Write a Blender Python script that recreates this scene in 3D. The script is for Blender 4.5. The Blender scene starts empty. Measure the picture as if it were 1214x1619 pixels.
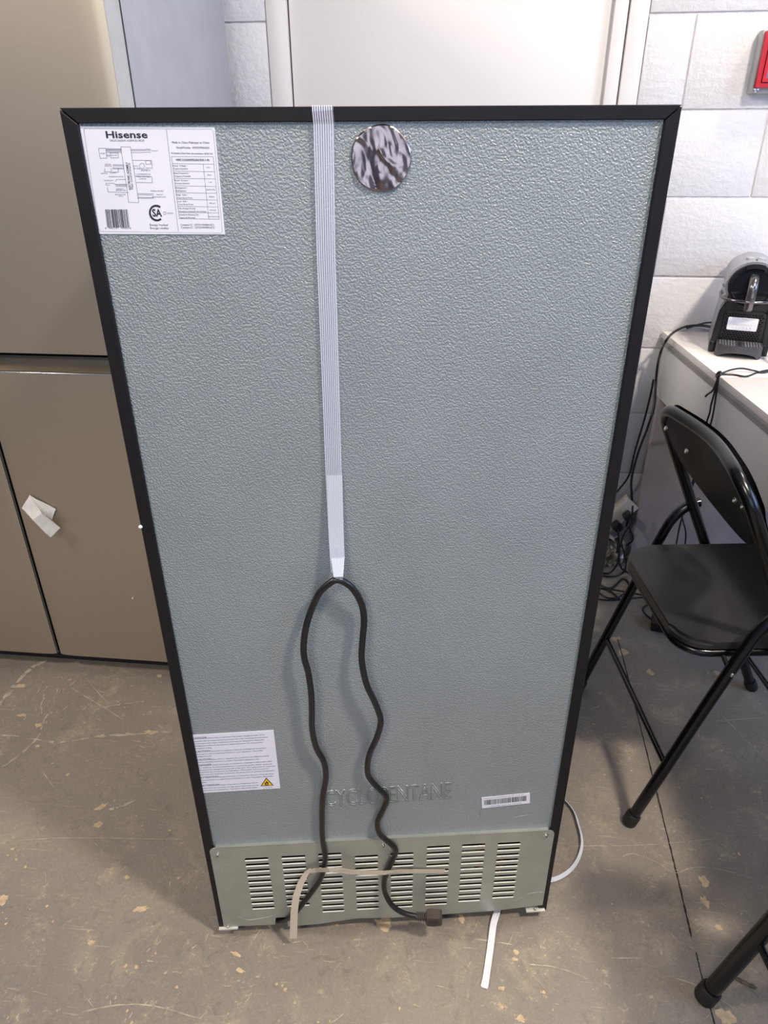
import bpy, bmesh, math, random
import numpy as np
from mathutils import Vector, Matrix
random.seed(7)
S = bpy.context.scene
PI = math.pi
# ---------------------------------------------------------------- camera
F = 1122.0                                    # focal length in pixels of the 1214 x 1619 frame
TH = math.radians(9.3)                        # how far the wine cooler is turned against the room
_yaw, _pit, _rol = math.radians(2.98), math.radians(28.57), math.radians(-0.39)
def rz(a, v):
    c, s = math.cos(a), math.sin(a)
    return np.array([c*v[0]-s*v[1], s*v[0]+c*v[1], v[2]])
CAM = rz(TH, (-.0365, -.78, 1.2874))
_h = rz(TH, (math.sin(_yaw), math.cos(_yaw), 0)); _r = rz(TH, (math.cos(_yaw), -math.sin(_yaw), 0))
FW = math.cos(_pit)*_h + np.array([0, 0, -math.sin(_pit)]); _u = np.cross(_r, FW)
CR = math.cos(_rol)*_r + math.sin(_rol)*_u; CU = -math.sin(_rol)*_r + math.cos(_rol)*_u
cd = bpy.data.cameras.new('camera'); cam = bpy.data.objects.new('camera', cd); S.collection.objects.link(cam)
cd.sensor_fit = 'HORIZONTAL'; cd.sensor_width = 36; cd.lens = F/1214*36; cd.clip_start = .02
cam.matrix_world = Matrix(((CR[0], CU[0], -FW[0], CAM[0]), (CR[1], CU[1], -FW[1], CAM[1]), (CR[2], CU[2], -FW[2], CAM[2]), (0, 0, 0, 1)))
S.camera = cam
# ---------------------------------------------------------------- world, lamps, exposure
def lin(r, g, b):
    f = lambda c: (c/255/12.92 if c <= 10.3 else ((c/255+.055)/1.055)**2.4)
    return (f(r), f(g), f(b), 1)
w = bpy.data.worlds.new('world'); S.world = w; w.use_nodes = True
w.node_tree.nodes['Background'].inputs[0].default_value = (.36, .50, .95, 1)
w.node_tree.nodes['Background'].inputs[1].default_value = .23
def area(name, loc, target, sx, sy, power, col):
    l = bpy.data.lights.new(name, 'AREA'); l.shape = 'RECTANGLE'; l.size = sx; l.size_y = sy
    l.energy = power; l.color = col
    o = bpy.data.objects.new(name, l); S.collection.objects.link(o); o.location = loc
    o.rotation_euler = (Vector(target)-Vector(loc)).to_track_quat('-Z', 'Y').to_euler()
WARM = (1, .90, .77)
area('ceiling_lamp_a', (-2.6, -.6, 2.9), (-.2, .1, 0), .45, .45, 56, WARM)
area('ceiling_lamp_b', (1.35, -.75, 2.95), (.5, .2, 0), .22, .22, 78, WARM)
area('ceiling_lamp_c', (1.6, .65, 3.0), (.4, .3, 0), .25, .25, 26, WARM)
area('fill_lamp_d', (-.7, -2.3, 2.9), (.4, .6, .3), .7, .4, 44, WARM)  # added fill for general brightness, stands for no known fixture
area('window_daylight', (3.4, -.5, 2.0), (.0, .9, 1.1), 2.0, 1.5, 66, (.42, .60, 1.0))
area('window_daylight_back', (.9, -4.2, 1.7), (.1, 0, .9), 2.6, 1.8, 36, (.62, .78, 1.0))
vs = S.view_settings
vs.view_transform = 'Standard'; vs.look = 'None'; vs.gamma = 1; vs.exposure = 0.0
try: vs.use_curve_mapping = False
except Exception: pass

# ---------------------------------------------------------------- measuring helpers (all give points on real planes)
def ray(x, y): return FW + (x-607)/F*CR - (y-809.5)/F*CU
def onz(x, y, z=0.0):
    d = ray(x, y); return CAM + d*(z-CAM[2])/d[2]
def onpl(x, y, p, n):
    d = ray(x, y); n = np.array(n, float); return CAM + d*((np.array(p)-CAM)@n)/(d@n)
def cl(x, y, off=0.0):                         # point on the cooler's back, in the cooler's own axes
    n = rz(TH, (0, 1., 0)); return rz(-TH, onpl(x, y, n*off, n))

# ---------------------------------------------------------------- object helpers
col = S.collection
def put(name, me, parent=None, **kw):
    o = bpy.data.objects.new(name, me); col.objects.link(o)
    if parent: o.parent = parent
    for k, v in kw.items(): o[k] = v
    return o
def empty(name, loc, rotz=0, **kw):
    o = put(name, None, None, **kw); o.location = loc; o.rotation_euler = (0, 0, rotz); o.empty_display_size = .1
    return o
def tag(o, label, cat, group=None):
    o['label'] = label; o['category'] = cat
    if group: o['group'] = group
    return o
def mesh(bm, name, m, smooth=False, auto=None):
    bmesh.ops.recalc_face_normals(bm, faces=bm.faces)
    me = bpy.data.meshes.new(name); bm.to_mesh(me); bm.free()
    for mm in (m if isinstance(m, (list, tuple)) else [m]): me.materials.append(mm)
    if smooth or auto:
        for p in me.polygons: p.use_smooth = True
        if auto: me.set_sharp_from_angle(angle=math.radians(auto))
    return me
def box(bm, x0, x1, y0, y1, z0, z1, bev=0, seg=2):
    v = [bm.verts.new((x, y, z)) for x in (x0, x1) for y in (y0, y1) for z in (z0, z1)]
    fs = [bm.faces.new([v[i] for i in q]) for q in ((0, 1, 3, 2), (4, 6, 7, 5), (0, 4, 5, 1), (2, 3, 7, 6), (0, 2, 6, 4), (1, 5, 7, 3))]
    if bev:
        es = {e for f in fs for e in f.edges}
        bmesh.ops.bevel(bm, geom=list(es), offset=bev, segments=seg, profile=.5, affect='EDGES')
def obox(name, m, parent, *a, bev=0, seg=2, **kw):
    bm = bmesh.new(); box(bm, *a, bev=bev, seg=seg)
    return put(name, mesh(bm, name, m, auto=40 if bev else None), parent, **kw)
def spline(pts, n=8):
    P = [Vector(p) for p in pts]; out = []
    for i in range(len(P)-1):
        a = P[i-1] if i else P[0]*2-P[1]; b, c = P[i], P[i+1]; d = P[i+2] if i+2 < len(P) else c*2-b
        for k in range(n):
            t = k/n
            out.append(.5*((2*b)+(c-a)*t+(2*a-5*b+4*c-d)*t*t+(3*b-a-3*c+d)*t**3))
    out.append(P[-1]); return out
def tube(bm, pts, r, seg=10, closed=False, flat=1.0):
    n = len(pts); rings = []; up = None
    for i, p in enumerate(pts):
        a = pts[(i-1) % n] if (closed or i) else pts[0]; b = pts[(i+1) % n] if (closed or i < n-1) else pts[-1]
        t = (b-a).normalized()
        if up is None:
            up = Vector((0, 0, 1)) if abs(t.z) < .9 else Vector((1, 0, 0))
        up = (up - t*up.dot(t)).normalized(); s = t.cross(up)
        rr = r[i] if isinstance(r, (list, tuple)) else r
        rings.append([bm.verts.new(p + (up*math.cos(q)+s*math.sin(q)*flat)*rr) for q in [2*PI*k/seg for k in range(seg)]])
    m = n if closed else n-1
    for i in range(m):
        A, B = rings[i], rings[(i+1) % n]
        for k in range(seg): bm.faces.new((A[k], A[(k+1) % seg], B[(k+1) % seg], B[k]))
    if not closed: bm.faces.new(rings[0]); bm.faces.new(rings[-1][::-1])
def otube(name, m, parent, pts, r, seg=10, closed=False, flat=1.0, **kw):
    bm = bmesh.new(); tube(bm, [Vector(p) for p in pts], r, seg, closed, flat)
    return put(name, mesh(bm, name, m, auto=50), parent, **kw)
def lathe(bm, prof, seg=24, mat=None):
    rings = []
    for r, z in prof:
        rings.append([bm.verts.new((r*math.cos(2*PI*k/seg), r*math.sin(2*PI*k/seg), z)) for k in range(seg)] if r > 1e-6 else [bm.verts.new((0, 0, z))])
    for A, B in zip(rings, rings[1:]):
        for k in range(seg):
            if len(A) == 1 and len(B) == 1: continue
            if len(A) == 1: bm.faces.new((A[0], B[k], B[(k+1) % seg]))
            elif len(B) == 1: bm.faces.new((A[k], A[(k+1) % seg], B[0]))
            else: bm.faces.new((A[k], A[(k+1) % seg], B[(k+1) % seg], B[k]))
    if len(rings[0]) > 1: bm.faces.new(rings[0])
    if len(rings[-1]) > 1: bm.faces.new(rings[-1])
    if mat is not None: bmesh.ops.transform(bm, matrix=mat, verts=bm.verts)
def olathe(name, m, parent, prof, seg=24, loc=(0, 0, 0), rot=None, **kw):
    bm = bmesh.new(); lathe(bm, prof, seg, rot)
    o = put(name, mesh(bm, name, m, auto=35), parent, **kw); o.location = loc; return o
def prism(bm, pts, axis, a, b):                # polygon (u,v) extruded along axis from a to b
    def P(u, v, t): return {'y': (u, t, v), 'x': (t, u, v), 'z': (u, v, t)}[axis]
    A = [bm.verts.new(P(u, v, a)) for u, v in pts]; B = [bm.verts.new(P(u, v, b)) for u, v in pts]
    bm.faces.new(A); bm.faces.new(B[::-1]); n = len(pts)
    for i in range(n): bm.faces.new((A[i], A[(i+1) % n], B[(i+1) % n], B[i]))
def rrect(x0, x1, z0, z1, r, n=6):
    out = []
    for cx, cz, a in ((x1-r, z1-r, 0), (x0+r, z1-r, 90), (x0+r, z0+r, 180), (x1-r, z0+r, 270)):
        for k in range(n+1):
            q = math.radians(a+90*k/n); out.append((cx+r*math.cos(q), cz+r*math.sin(q)))
    return out
def ribbon(bm, pts, wid, nrm, th=.0004):       # flat band: width direction = tangent x normal
    n = len(pts); R = []
    for i, p in enumerate(pts):
        a = pts[max(i-1, 0)]; b = pts[min(i+1, n-1)]; t = (b-a).normalized()
        N = Vector(nrm[i] if isinstance(nrm, list) else nrm).normalized(); s = t.cross(N).normalized(); N2 = s.cross(t)
        ww = wid[i] if isinstance(wid, list) else wid
        R.append([bm.verts.new(p+s*ww/2+N2*th/2), bm.verts.new(p-s*ww/2+N2*th/2), bm.verts.new(p-s*ww/2-N2*th/2), bm.verts.new(p+s*ww/2-N2*th/2)])
    for A, B in zip(R, R[1:]):
        for k in range(4): bm.faces.new((A[k], A[(k+1) % 4], B[(k+1) % 4], B[k]))
    bm.faces.new(R[0]); bm.faces.new(R[-1])
    return R
def outline_mesh(name, loops, y0, y1, m, parent, bevel=0, **kw):  # filled 2D outline with holes (x,z) -> a plate between y0 and y1
    cu = bpy.data.curves.new(name, 'CURVE'); cu.dimensions = '2D'; cu.fill_mode = 'BOTH'
    cu.extrude = abs(y1-y0)/2-bevel; cu.bevel_depth = bevel; cu.bevel_resolution = 1; cu.offset = -bevel
    for L in loops:
        s = cu.splines.new('POLY'); s.points.add(len(L)-1); s.use_cyclic_u = True
        for i, (x, z) in enumerate(L): s.points[i].co = (x, z, 0, 1)
    t = bpy.data.objects.new('t', cu); col.objects.link(t)
    me = bpy.data.meshes.new_from_object(t.evaluated_get(bpy.context.evaluated_depsgraph_get()))
    bpy.data.objects.remove(t); me.name = name
    me.transform(Matrix(((1, 0, 0, 0), (0, 0, 1, (y0+y1)/2), (0, 1, 0, 0), (0, 0, 0, 1))))
    me.materials.clear(); me.materials.append(m)
    bm = bmesh.new(); bm.from_mesh(me); bmesh.ops.recalc_face_normals(bm, faces=bm.faces); bm.to_mesh(me); bm.free()
    return put(name, me, parent, **kw)

# ---------------------------------------------------------------- materials
class G:
    def __init__(s, name):
        s.m = bpy.data.materials.new(name); s.m.use_nodes = True; s.t = s.m.node_tree; s.b = s.t.nodes['Principled BSDF']
    def n(s, typ, **kw):
        x = s.t.nodes.new(typ)
        for k, v in kw.items():
            if k.startswith('i_'): x.inputs[k[2:].replace('_', ' ')].default_value = v
            else: setattr(x, k, v)
        return x
    def l(s, a, b): s.t.links.new(a, b)
    def co(s, scale=(1, 1, 1), kind='Object'):
        t = s.n('ShaderNodeTexCoord'); mp = s.n('ShaderNodeMapping'); mp.inputs['Scale'].default_value = scale
        s.l(t.outputs[kind], mp.inputs[0]); return mp.outputs[0]
    def noise(s, v, sc, det=2, rough=.5, dist=0):
        x = s.n('ShaderNodeTexNoise'); x.inputs['Scale'].default_value = sc; x.inputs['Detail'].default_value = det
        x.inputs['Roughness'].default_value = rough; x.inputs['Distortion'].default_value = dist; s.l(v, x.inputs['Vector']); return x.outputs['Fac']
    def ramp(s, f, a, b, ca=(0, 0, 0, 1), cb=(1, 1, 1, 1)):
        x = s.n('ShaderNodeValToRGB'); e = x.color_ramp.elements; e[0].position = a; e[1].position = b; e[0].color = ca; e[1].color = cb
        s.l(f, x.inputs[0]); return x.outputs[0]
    def mix(s, f, a, b, mode='MIX'):
        x = s.n('ShaderNodeMix'); x.data_type = 'RGBA'; x.blend_type = mode
        for k, v in ((0, f), (6, a), (7, b)):
            if hasattr(v, 'links'): s.l(v, x.inputs[k])
            else: x.inputs[k].default_value = v
        return x.outputs[2]
    def bump(s, h, dist, strength=1, prev=None):
        x = s.n('ShaderNodeBump'); x.inputs['Distance'].default_value = dist; x.inputs['Strength'].default_value = strength
        s.l(h, x.inputs['Height'])
        if prev: s.l(prev, x.inputs['Normal'])
        return x.outputs[0]
    def out(s, colr=None, rough=None, metal=None, normal=None, **kw):
        for k, v in (('Base Color', colr), ('Roughness', rough), ('Metallic', metal), ('Normal', normal)):
            if v is None: continue
            if hasattr(v, 'links'): s.l(v, s.b.inputs[k])
            else: s.b.inputs[k].default_value = v
        for k, v in kw.items(): s.b.inputs[k.replace('_', ' ')].default_value = v
        return s.m
def plain(name, c, rough=.5, metal=0, var=.06, sc=40, bumpd=0, **kw):
    g = G(name); v = g.co(); f = g.noise(v, sc, 3)
    dark = tuple(x*(1-var*2) for x in c[:3])+(1,); lite = tuple(min(1, x*(1+var)) for x in c[:3])+(1,)
    nm = g.bump(g.noise(v, sc*6, 2), bumpd) if bumpd else None
    return g.out(g.ramp(f, .3, .7, dark, lite), rough, metal, nm, **kw)
black_paint = plain('black_paint', lin(30, 27, 29), .42, 0, .1, 60)
trim_black = plain('black_coated_steel', lin(24, 21, 23), .5, .0, .1, 30, **{'Specular IOR Level': .25})
rubber = plain('black_rubber', lin(26, 23, 22), .5, 0, .15, 120, .0004)
cord_black = plain('black_cord', lin(24, 22, 23), .33, 0, .1, 60)
chair_black = plain('chair_black_enamel', lin(11, 11, 13), .24, 0, .15, 30)
chair_vinyl = plain('chair_black_sheet', lin(44, 43, 45), .36, 0, .12, 14, .00008)
galv = plain('galvanized_sheet', lin(176, 180, 172), .42, .7, .05, 25, .00004)
zinc = plain('bright_zinc', lin(205, 206, 200), .25, .95, .05, 80)
chrome = plain('chrome', lin(120, 118, 120), .16, 1, .03, 50)
copper = plain('copper_tube', lin(190, 104, 60), .3, 1, .1, 50)
dark_void = plain('dark_metal', lin(38, 36, 35), .6, .2, .2, 30)
paper = plain('label_paper', lin(222, 220, 228), .55, 0, .01, 20)
ink = plain('black_ink', lin(34, 34, 42), .6, 0, .05, 90)
greyink = plain('grey_ink', lin(98, 98, 112), .6, 0, .05, 90)
yellow = plain('hazard_yellow', lin(236, 184, 30), .5, 0, .03, 90)
white_tape = plain('white_strap', lin(214, 214, 218), .45, 0, .04, 60, .0001)
grey_plastic = plain('grey_plastic', lin(170, 171, 172), .4, 0, .04, 30)
red_plastic = plain('red_plastic', lin(178, 22, 38), .35, 0, .08, 20)
beige_chip = plain('bare_concrete', lin(196, 172, 138), .8, 0, .12, 90, .0004)
dust_line = plain('pale_scuff', lin(172, 162, 144), .8, 0, .2, 60)
seam_dark = plain('dark_joint', lin(40, 37, 35), .9, 0, .3, 60)
white_paint = plain('white_gloss_paint', lin(204, 201, 200), .4, 0, .02, 5)

g = G('stucco_embossed_steel'); v = g.co()                          # wormy embossing
a = g.noise(v, 460, 0, .5, .4); worm = g.ramp(a, .36, .64)
b = g.noise(v, 1200, 1)
nm = g.bump(worm, .00040, 1.0); nm = g.bump(b, .00003, .5, nm)
cc = g.mix(g.noise(v, 9, 3), lin(139, 145, 147), lin(155, 161, 163))
stucco = g.out(cc, .46, .36, nm)

g = G('brushed_stainless'); v = g.co((1, 1, 60)); f = g.noise(v, 8, 4)
nm = g.bump(g.noise(g.co((30, 3, 900)), 4, 3), .00002, .5)
stainless = g.out(g.mix(f, lin(192, 180, 160), lin(195, 183, 164)), g.ramp(f, .2, .8, (.41,)*3+(1,), (.425,)*3+(1,)), .85, nm)
fridge_side = plain('fridge_side_enamel', lin(150, 152, 160), .38, .0, .03, 20, .00004)

g = G('painted_block'); v = g.co(); 
n1 = g.noise(v, 55, 6, .65); n2 = g.noise(g.co((1, 1, 4)), 30, 4); n3 = g.noise(v, 190, 2, .6)
pits = g.ramp(g.noise(v, 95, 2), .20, .27)
nm = g.bump(n1, .0042, .8); nm = g.bump(n3, .0006, .5, nm); nm = g.bump(pits, .0015, .6, nm)
block_m = g.out(g.mix(n2, lin(200, 198, 201), lin(212, 210, 213)), .5, 0, nm)
mortar_m = plain('painted_mortar', lin(208, 206, 207), .65, 0, .06, 60, .002)
g = G('door_paint'); v = g.co()
door_m = g.out(g.mix(g.noise(v, 3, 3), lin(204, 200, 198), lin(212, 208, 206)), .45, 0, g.bump(g.noise(v, 120, 3), .0004, .5))

g = G('worn_painted_concrete'); v = g.co()
big = g.noise(v, 2.2, 5, .6, .4); mid = g.noise(v, 11, 6, .7, .6); fine = g.noise(v, 140, 4, .7)
base = g.mix(g.ramp(big, .35, .68), lin(126, 117, 108), lin(146, 136, 122))
base = g.mix(g.ramp(mid, .52, .76), base, lin(166, 153, 131))
base = g.mix(g.ramp(fine, .35, .75, (0, 0, 0, 1), (.5, .5, .5, 1)), base, lin(112, 105, 100))
fl = g.noise(v, 75, 3, .75, 1.2); pm = g.ramp(mid, .45, .62)           # small pale flecks, clustered
base = g.mix(g.mix(1, g.ramp(fl, .60, .66), pm, 'MULTIPLY'), base, lin(182, 166, 138))
f2 = g.noise(v, 260, 3, .7, .8); base = g.mix(g.ramp(f2, .60, .68, (0, 0, 0, 1), (.55, .55, .55, 1)), base, lin(172, 158, 134)); base = g.mix(g.ramp(g.noise(v, 34, 5, .75, 1.5), .56, .70, (0, 0, 0, 1), (.5, .5, .5, 1)), base, lin(96, 90, 86))
for ang, sc, th_ in ((.5, 22, .70), (-.9, 18, .705), (2.0, 26, .71)):    # fine scratches in several directions
    t = g.n('ShaderNodeTexCoord'); mp = g.n('ShaderNodeMapping'); mp.inputs['Rotation'].default_value = (0, 0, ang); mp.inputs['Scale'].default_value = (.5, 9, 1)
    g.l(t.outputs['Object'], mp.inputs[0]); sn = g.noise(mp.outputs[0], sc, 2, .6, .25)
    base = g.mix(g.ramp(sn, th_, th_+.02, (0, 0, 0, 1), (.65, .65, .65, 1)), base, lin(168, 156, 134))
nm = g.bump(fine, .0006, .6); nm = g.bump(mid, .002, .4, nm)
floor_m = g.out(base, g.ramp(mid, .3, .7, (.42,)*3+(1,), (.6,)*3+(1,)), 0, nm)

g = G('white_laminate'); v = g.co((1, 1, 14)); f = g.noise(g.co((22, 1, 1)), 5, 4)
lam_top = g.out(g.mix(f, lin(226, 219, 214), lin(236, 230, 226)), .38, 0)
g = G('pale_ash_laminate'); f = g.noise(g.co((1, 1.5, 22)), 5, 4)
lam_side = g.out(g.mix(f, lin(204, 202, 200), lin(218, 216, 214)), .45, 0)
lam_edge = plain('edge_band_grey', lin(150, 146, 142), .5, 0, .1, 15)
lam_base = plain('concrete_look_panel', lin(164, 154, 153), .6, 0, .07, 12, .0004)

def tape_mat(name, x_axis_scale, cov, tint):                        # film with woven filaments running along the strip (uses UV: u across)
    g = G(name); t = g.n('ShaderNodeUVMap'); sep = g.n('ShaderNodeSeparateXYZ'); g.l(t.outputs[0], sep.inputs[0])
    mu = g.n('ShaderNodeMath', operation='MULTIPLY'); mu.inputs[1].default_value = x_axis_scale*2*PI; g.l(sep.outputs[0], mu.inputs[0])
    si = g.n('ShaderNodeMath', operation='SINE'); g.l(mu.outputs[0], si.inputs[0])
    al = g.n('ShaderNodeMapRange'); al.inputs[1].default_value = -.35; al.inputs[2].default_value = .35; al.inputs[3].default_value = cov[0]; al.inputs[4].default_value = cov[1]
    g.l(si.outputs[0], al.inputs[0]); g.l(al.outputs[0], g.b.inputs['Alpha'])
    return g.out(tint, .25, 0)
film = tape_mat('filament_tape', 9, (.16, .82), lin(208, 210, 224))
film2 = tape_mat('filament_tape_double', 9, (.55, .85), lin(206, 212, 220))
film3 = tape_mat('filament_tape_cream', 7, (.72, .95), lin(206, 192, 172))
def band(name, parent, pts, wid, nrm, m, **kw):
    bm = bmesh.new(); R = ribbon(bm, pts, wid, nrm); uv = bm.loops.layers.uv.new('UVMap')
    us = {}
    for i, r in enumerate(R):
        for k, vv in enumerate(r): us[vv] = (0 if k in (0, 3) else 1, i)
    for f in bm.faces:
        for l in f.loops: l[uv].uv = us[l.vert]
    me = mesh(bm, name, m, smooth=False); return put(name, me, parent, **kw)

# ================================================================ SETTING
obox('floor', floor_m, None, -4, 4, -4.5, 1.5, -.12, 0, kind='structure')
flo = bpy.data.objects['floor']
LZ = [0]
def pline(bm, pts, wd, z=.0004, jag=.35, n=6):                       # thin ragged strip on the floor from pixel points
    P = spline([Vector(onz(x, y, 0)) for x, y in pts], n); V = []; LZ[0] += 1; z = .0001+z*.5+LZ[0]*.0000012
    for i, p in enumerate(P):
        t = (P[min(i+1, len(P)-1)]-P[max(i-1, 0)]).normalized(); s = Vector((-t.y, t.x, 0)); e = wd*(1+random.uniform(-jag, jag))/2
        if i in (0, len(P)-1): e *= .2
        off = s*random.uniform(-jag, jag)*wd*.4
        V.append((bm.verts.new((p.x+s.x*e+off.x, p.y+s.y*e+off.y, z)), bm.verts.new((p.x-s.x*e+off.x, p.y-s.y*e+off.y, z))))
    for i, (A, B) in enumerate(zip(V, V[1:])):
        if wd > .0031 and random.random() < .22: continue                # worn scuffs break up
        bm.faces.new((A[0], A[1], B[1], B[0]))
bm = bmesh.new()
pline(bm, [(976, 1010), (988, 1053), (1034, 1237), (1068, 1375), (1093, 1482)], .0030, .0005, .3, 26)
pline(bm, [(1100, 1505), (1110, 1547), (1131, 1625)], .0022, .0005, .3, 20)
put('floor_joint', mesh(bm, 'floor_joint', seam_dark), flo, kind='stuff')
bm = bmesh.new()
def chip(cx, cy, rx, ry, ang=0, z=.0004):                            # flake of missing floor paint, sizes in metres
    c = onz(cx, cy, 0); n = 15; vs_ = []; LZ[0] += 1; z = .0001+z*.5+LZ[0]*.0000012
    for k in range(n):
        q = 2*PI*k/n; rr = random.uniform(.50, 1.18); x = rx*rr*math.cos(q); y = ry*rr*math.sin(q)
        vs_.append(bm.verts.new((c[0]+x*math.cos(ang)-y*math.sin(ang), c[1]+x*math.sin(ang)+y*math.cos(ang), z)))
    bm.faces.new(vs_)
for a in [(34, 1084, .016, .009, .3), (160, 1164, .012, .006, 0), (204, 1161, .010, .005, 0), (236, 1158, .019, .008, .15), (161, 1276, .016, .008, .7),
          (155, 1304, .014, .008, .6), (223, 1437, .015, .006, .25), (268, 1313, .004, .003, 0), (607, 1463, .020, .014, -.3), (6, 1421, .014, .012, -.8),
          (730, 1452, .006, .010, .4), (815, 1506, .006, .005, 0), (814, 1517, .006, .004, 0), (793, 1563, .006, .004, 0), (792, 1591, .004, .007, .3),
          (823, 1611, .009, .006, 0), (1113, 1395, .010, .015, .2), (1115, 1426, .008, .012, .2), (1136, 1466, .008, .005, -.2), (1146, 1608, .016, .016, -.4),
          (972, 1010, .020, .010, .2), (984, 1030, .016, .022, -.2), (1028, 1063, .010, .016, 0), (1135, 1064, .014, .009, 0), (252, 1069, .009, .006, 0),
          (35, 1131, .016, .007, 0), (60, 1147, .008, .010, .2), (145, 1490, .007, .005, .4), (110, 1075, .005, .004, 0), (60, 1180, .007, .004, 0),
          (20, 1342, .006, .003, .3), (107, 1225, .004, .006, 0), (200, 1387, .006, .004, 0), (1168, 1350, .003, .004, 0), (372, 1508, .012, .004, -.2), (380, 1534, .010, .004, -.2)]: chip(*a)
for k in range(230):                                                 # the many small flakes between the large ones
    x, y = random.uniform(-120, 1300), random.uniform(1060, 1690); q = random.random()
    chip(x, y, .0012+.003*q*q, .0010+.0022*q*q, random.uniform(0, 3), .0006+k*.000004)
put('paint_flakes', mesh(bm, 'paint_flakes', beige_chip), flo, kind='stuff')
bm = bmesh.new()
pline(bm, [(-20, 1135), (15, 1095), (45, 1060), (75, 1044)], .011, .0003, .5, 10)
pline(bm, [(-10, 1222), (30, 1195), (60, 1165), (72, 1135), (84, 1125)], .006, .0003, .6)
pline(bm, [(-10, 1161), (40, 1166), (95, 1174), (150, 1165), (200, 1162), (275, 1157)], .005, .0003, .6)
pline(bm, [(110, 1086), (150, 1110), (195, 1138)], .003, .0003); pline(bm, [(135, 1071), (175, 1118)], .0025, .0003)
pline(bm, [(150, 1122), (190, 1114), (235, 1108)], .004, .0003); pline(bm, [(172, 1280), (190, 1276), (218, 1264)], .006, .0003, .6)
pline(bm, [(27, 1330), (60, 1327), (120, 1325), (300, 1328)], .0018, .0003); pline(bm, [(64, 1215), (86, 1246)], .0022, .0003)
pline(bm, [(983, 1355), (1000, 1350), (1035, 1362), (1066, 1380), (1095, 1372), (1140, 1375), (1214, 1397)], .0014, .0003)
pline(bm, [(748, 1484), (775, 1488), (812, 1494)], .0022, .0003); pline(bm, [(835, 1525), (880, 1530), (930, 1548)], .0022, .0003)
pline(bm, [(130, 1600), (180, 1590), (240, 1590), (320, 1612)], .0022, .0003, .6); pline(bm, [(900, 1338), (1020, 1336), (1135, 1326)], .0014, .0003)
pline(bm, [(1050, 1542), (1100, 1558), (1165, 1597)], .0018, .0003); pline(bm, [(965, 1515), (1018, 1515)], .0026, .0003)
pline(bm, [(400, 1487), (412, 1470)], .003, .0003); pline(bm, [(1130, 1140), (1214, 1134)], .0018, .0003); pline(bm, [(1130, 1120), (1214, 1205)], .0014, .0003)
for cx_, cy_, n_k, an in ((60, 1130, 14, -1.2), (90, 1095, 12, -1.1), (215, 1170, 12, .1), (300, 1400, 10, -.9), (270, 1500, 10, -.7), (215, 1590, 12, -1.2), (380, 1560, 10, -.5), (160, 1110, 8, .6)):
    for k in range(n_k):
        x, y, q, L = cx_+random.gauss(0, 26), cy_+random.gauss(0, 16), an+random.gauss(0, .35), random.uniform(5, 16)
        pline(bm, [(x, y), (x+L*.5*math.cos(q), y+L*.5*math.sin(q)+1), (x+L*math.cos(q), y+L*math.sin(q))], random.uniform(.0012, .0030), .0003, .5, 3)
for k in range(110):
    x, y = random.uniform(-80, 1260), random.uniform(1070, 1660); q = random.uniform(0, PI); L = random.uniform(6, 30)
    pline(bm, [(x, y), (x+L*.5*math.cos(q)+2, y+L*.5*math.sin(q)), (x+L*math.cos(q), y+L*math.sin(q))], random.uniform(.0006, .0016), .0003, .5, 3)
put('scuff_marks', mesh(bm, 'scuff_marks', dust_line), flo, kind='stuff')

WY = 1.36                                                            # face of the block wall
bm = bmesh.new()
box(bm, -4, -.44, WY+.004, WY+.2, 0, 2.75); box(bm, .507, 4, WY+.004, WY+.2, 0, 2.75); box(bm, -.44, .507, WY+.004, WY+.2, 2.12, 2.75)
wall = put('wall_back', mesh(bm, 'wall_back', mortar_m), None, kind='structure')
bcache = {}
def cblock(x0, x1, z0, z1):
    k = (round(x1-x0, 3), round(z1-z0, 3))
    if k not in bcache:
        b_ = bmesh.new(); box(b_, 0, k[0], 0, .03, 0, k[1], bev=.0028, seg=2); bcache[k] = mesh(b_, 'concrete_block', block_m, auto=50)
    o = put('concrete_block', bcache[k], wall); o.location = (x0, WY+random.uniform(-.0015, .001), z0)
j = .004
for row in range(14):
    z0 = -.1057+.2032*row; z1 = z0+.2032
    off = .617 if row % 2 == 1 else .832
    xs = [off+.4064*k for k in range(-12, 9)]
    for x in xs:
        a_, b_ = x, x+.4064
        for lo, hi in ((-3.2, -.44), (.507, 3.2)) if z0 < 2.1 else ((-3.2, 3.2),):
            A, B = max(a_, lo), min(b_, hi)
            if B-A > .03 and z1 < 2.76: cblock(A+(j/2 if A > lo else 0), B-(j/2 if B < hi else 0), max(z0, 0)+j/2, z1-j/2)
dr = empty('door_1', (.03, WY, 0), kind='structure')
def dbox(name, m, *a, bev=0): 
    o = obox(name, m, None, *a, bev=bev); o.parent = dr; o.matrix_parent_inverse = Matrix.Translation((-.03, -WY, 0)); return o
dbox('door_leaf', door_m, -.383, .430, WY+.018, WY+.06, .01, 2.05, bev=.002)
dbox('door_jamb', white_paint, -.4385, -.387, WY-.002, WY+.12, 0, 2.1, bev=.002)
dbox('door_jamb', white_paint, .459, .5055, WY-.002, WY+.12, 0, 2.1, bev=.003)
dbox('door_stop', white_paint, .4225, .4560, WY+.002, WY+.10, 0, 2.07, bev=.003)
dbox('door_head', white_paint, -.4385, .5055, WY-.002, WY+.12, 2.1, 2.12, bev=.001)
dbox('door_gap_backing', seam_dark, -.44, .507, WY+.1, WY+.14, 0, 2.1)  # dark sheet behind leaf and jambs, in place of shade in the gaps

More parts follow.
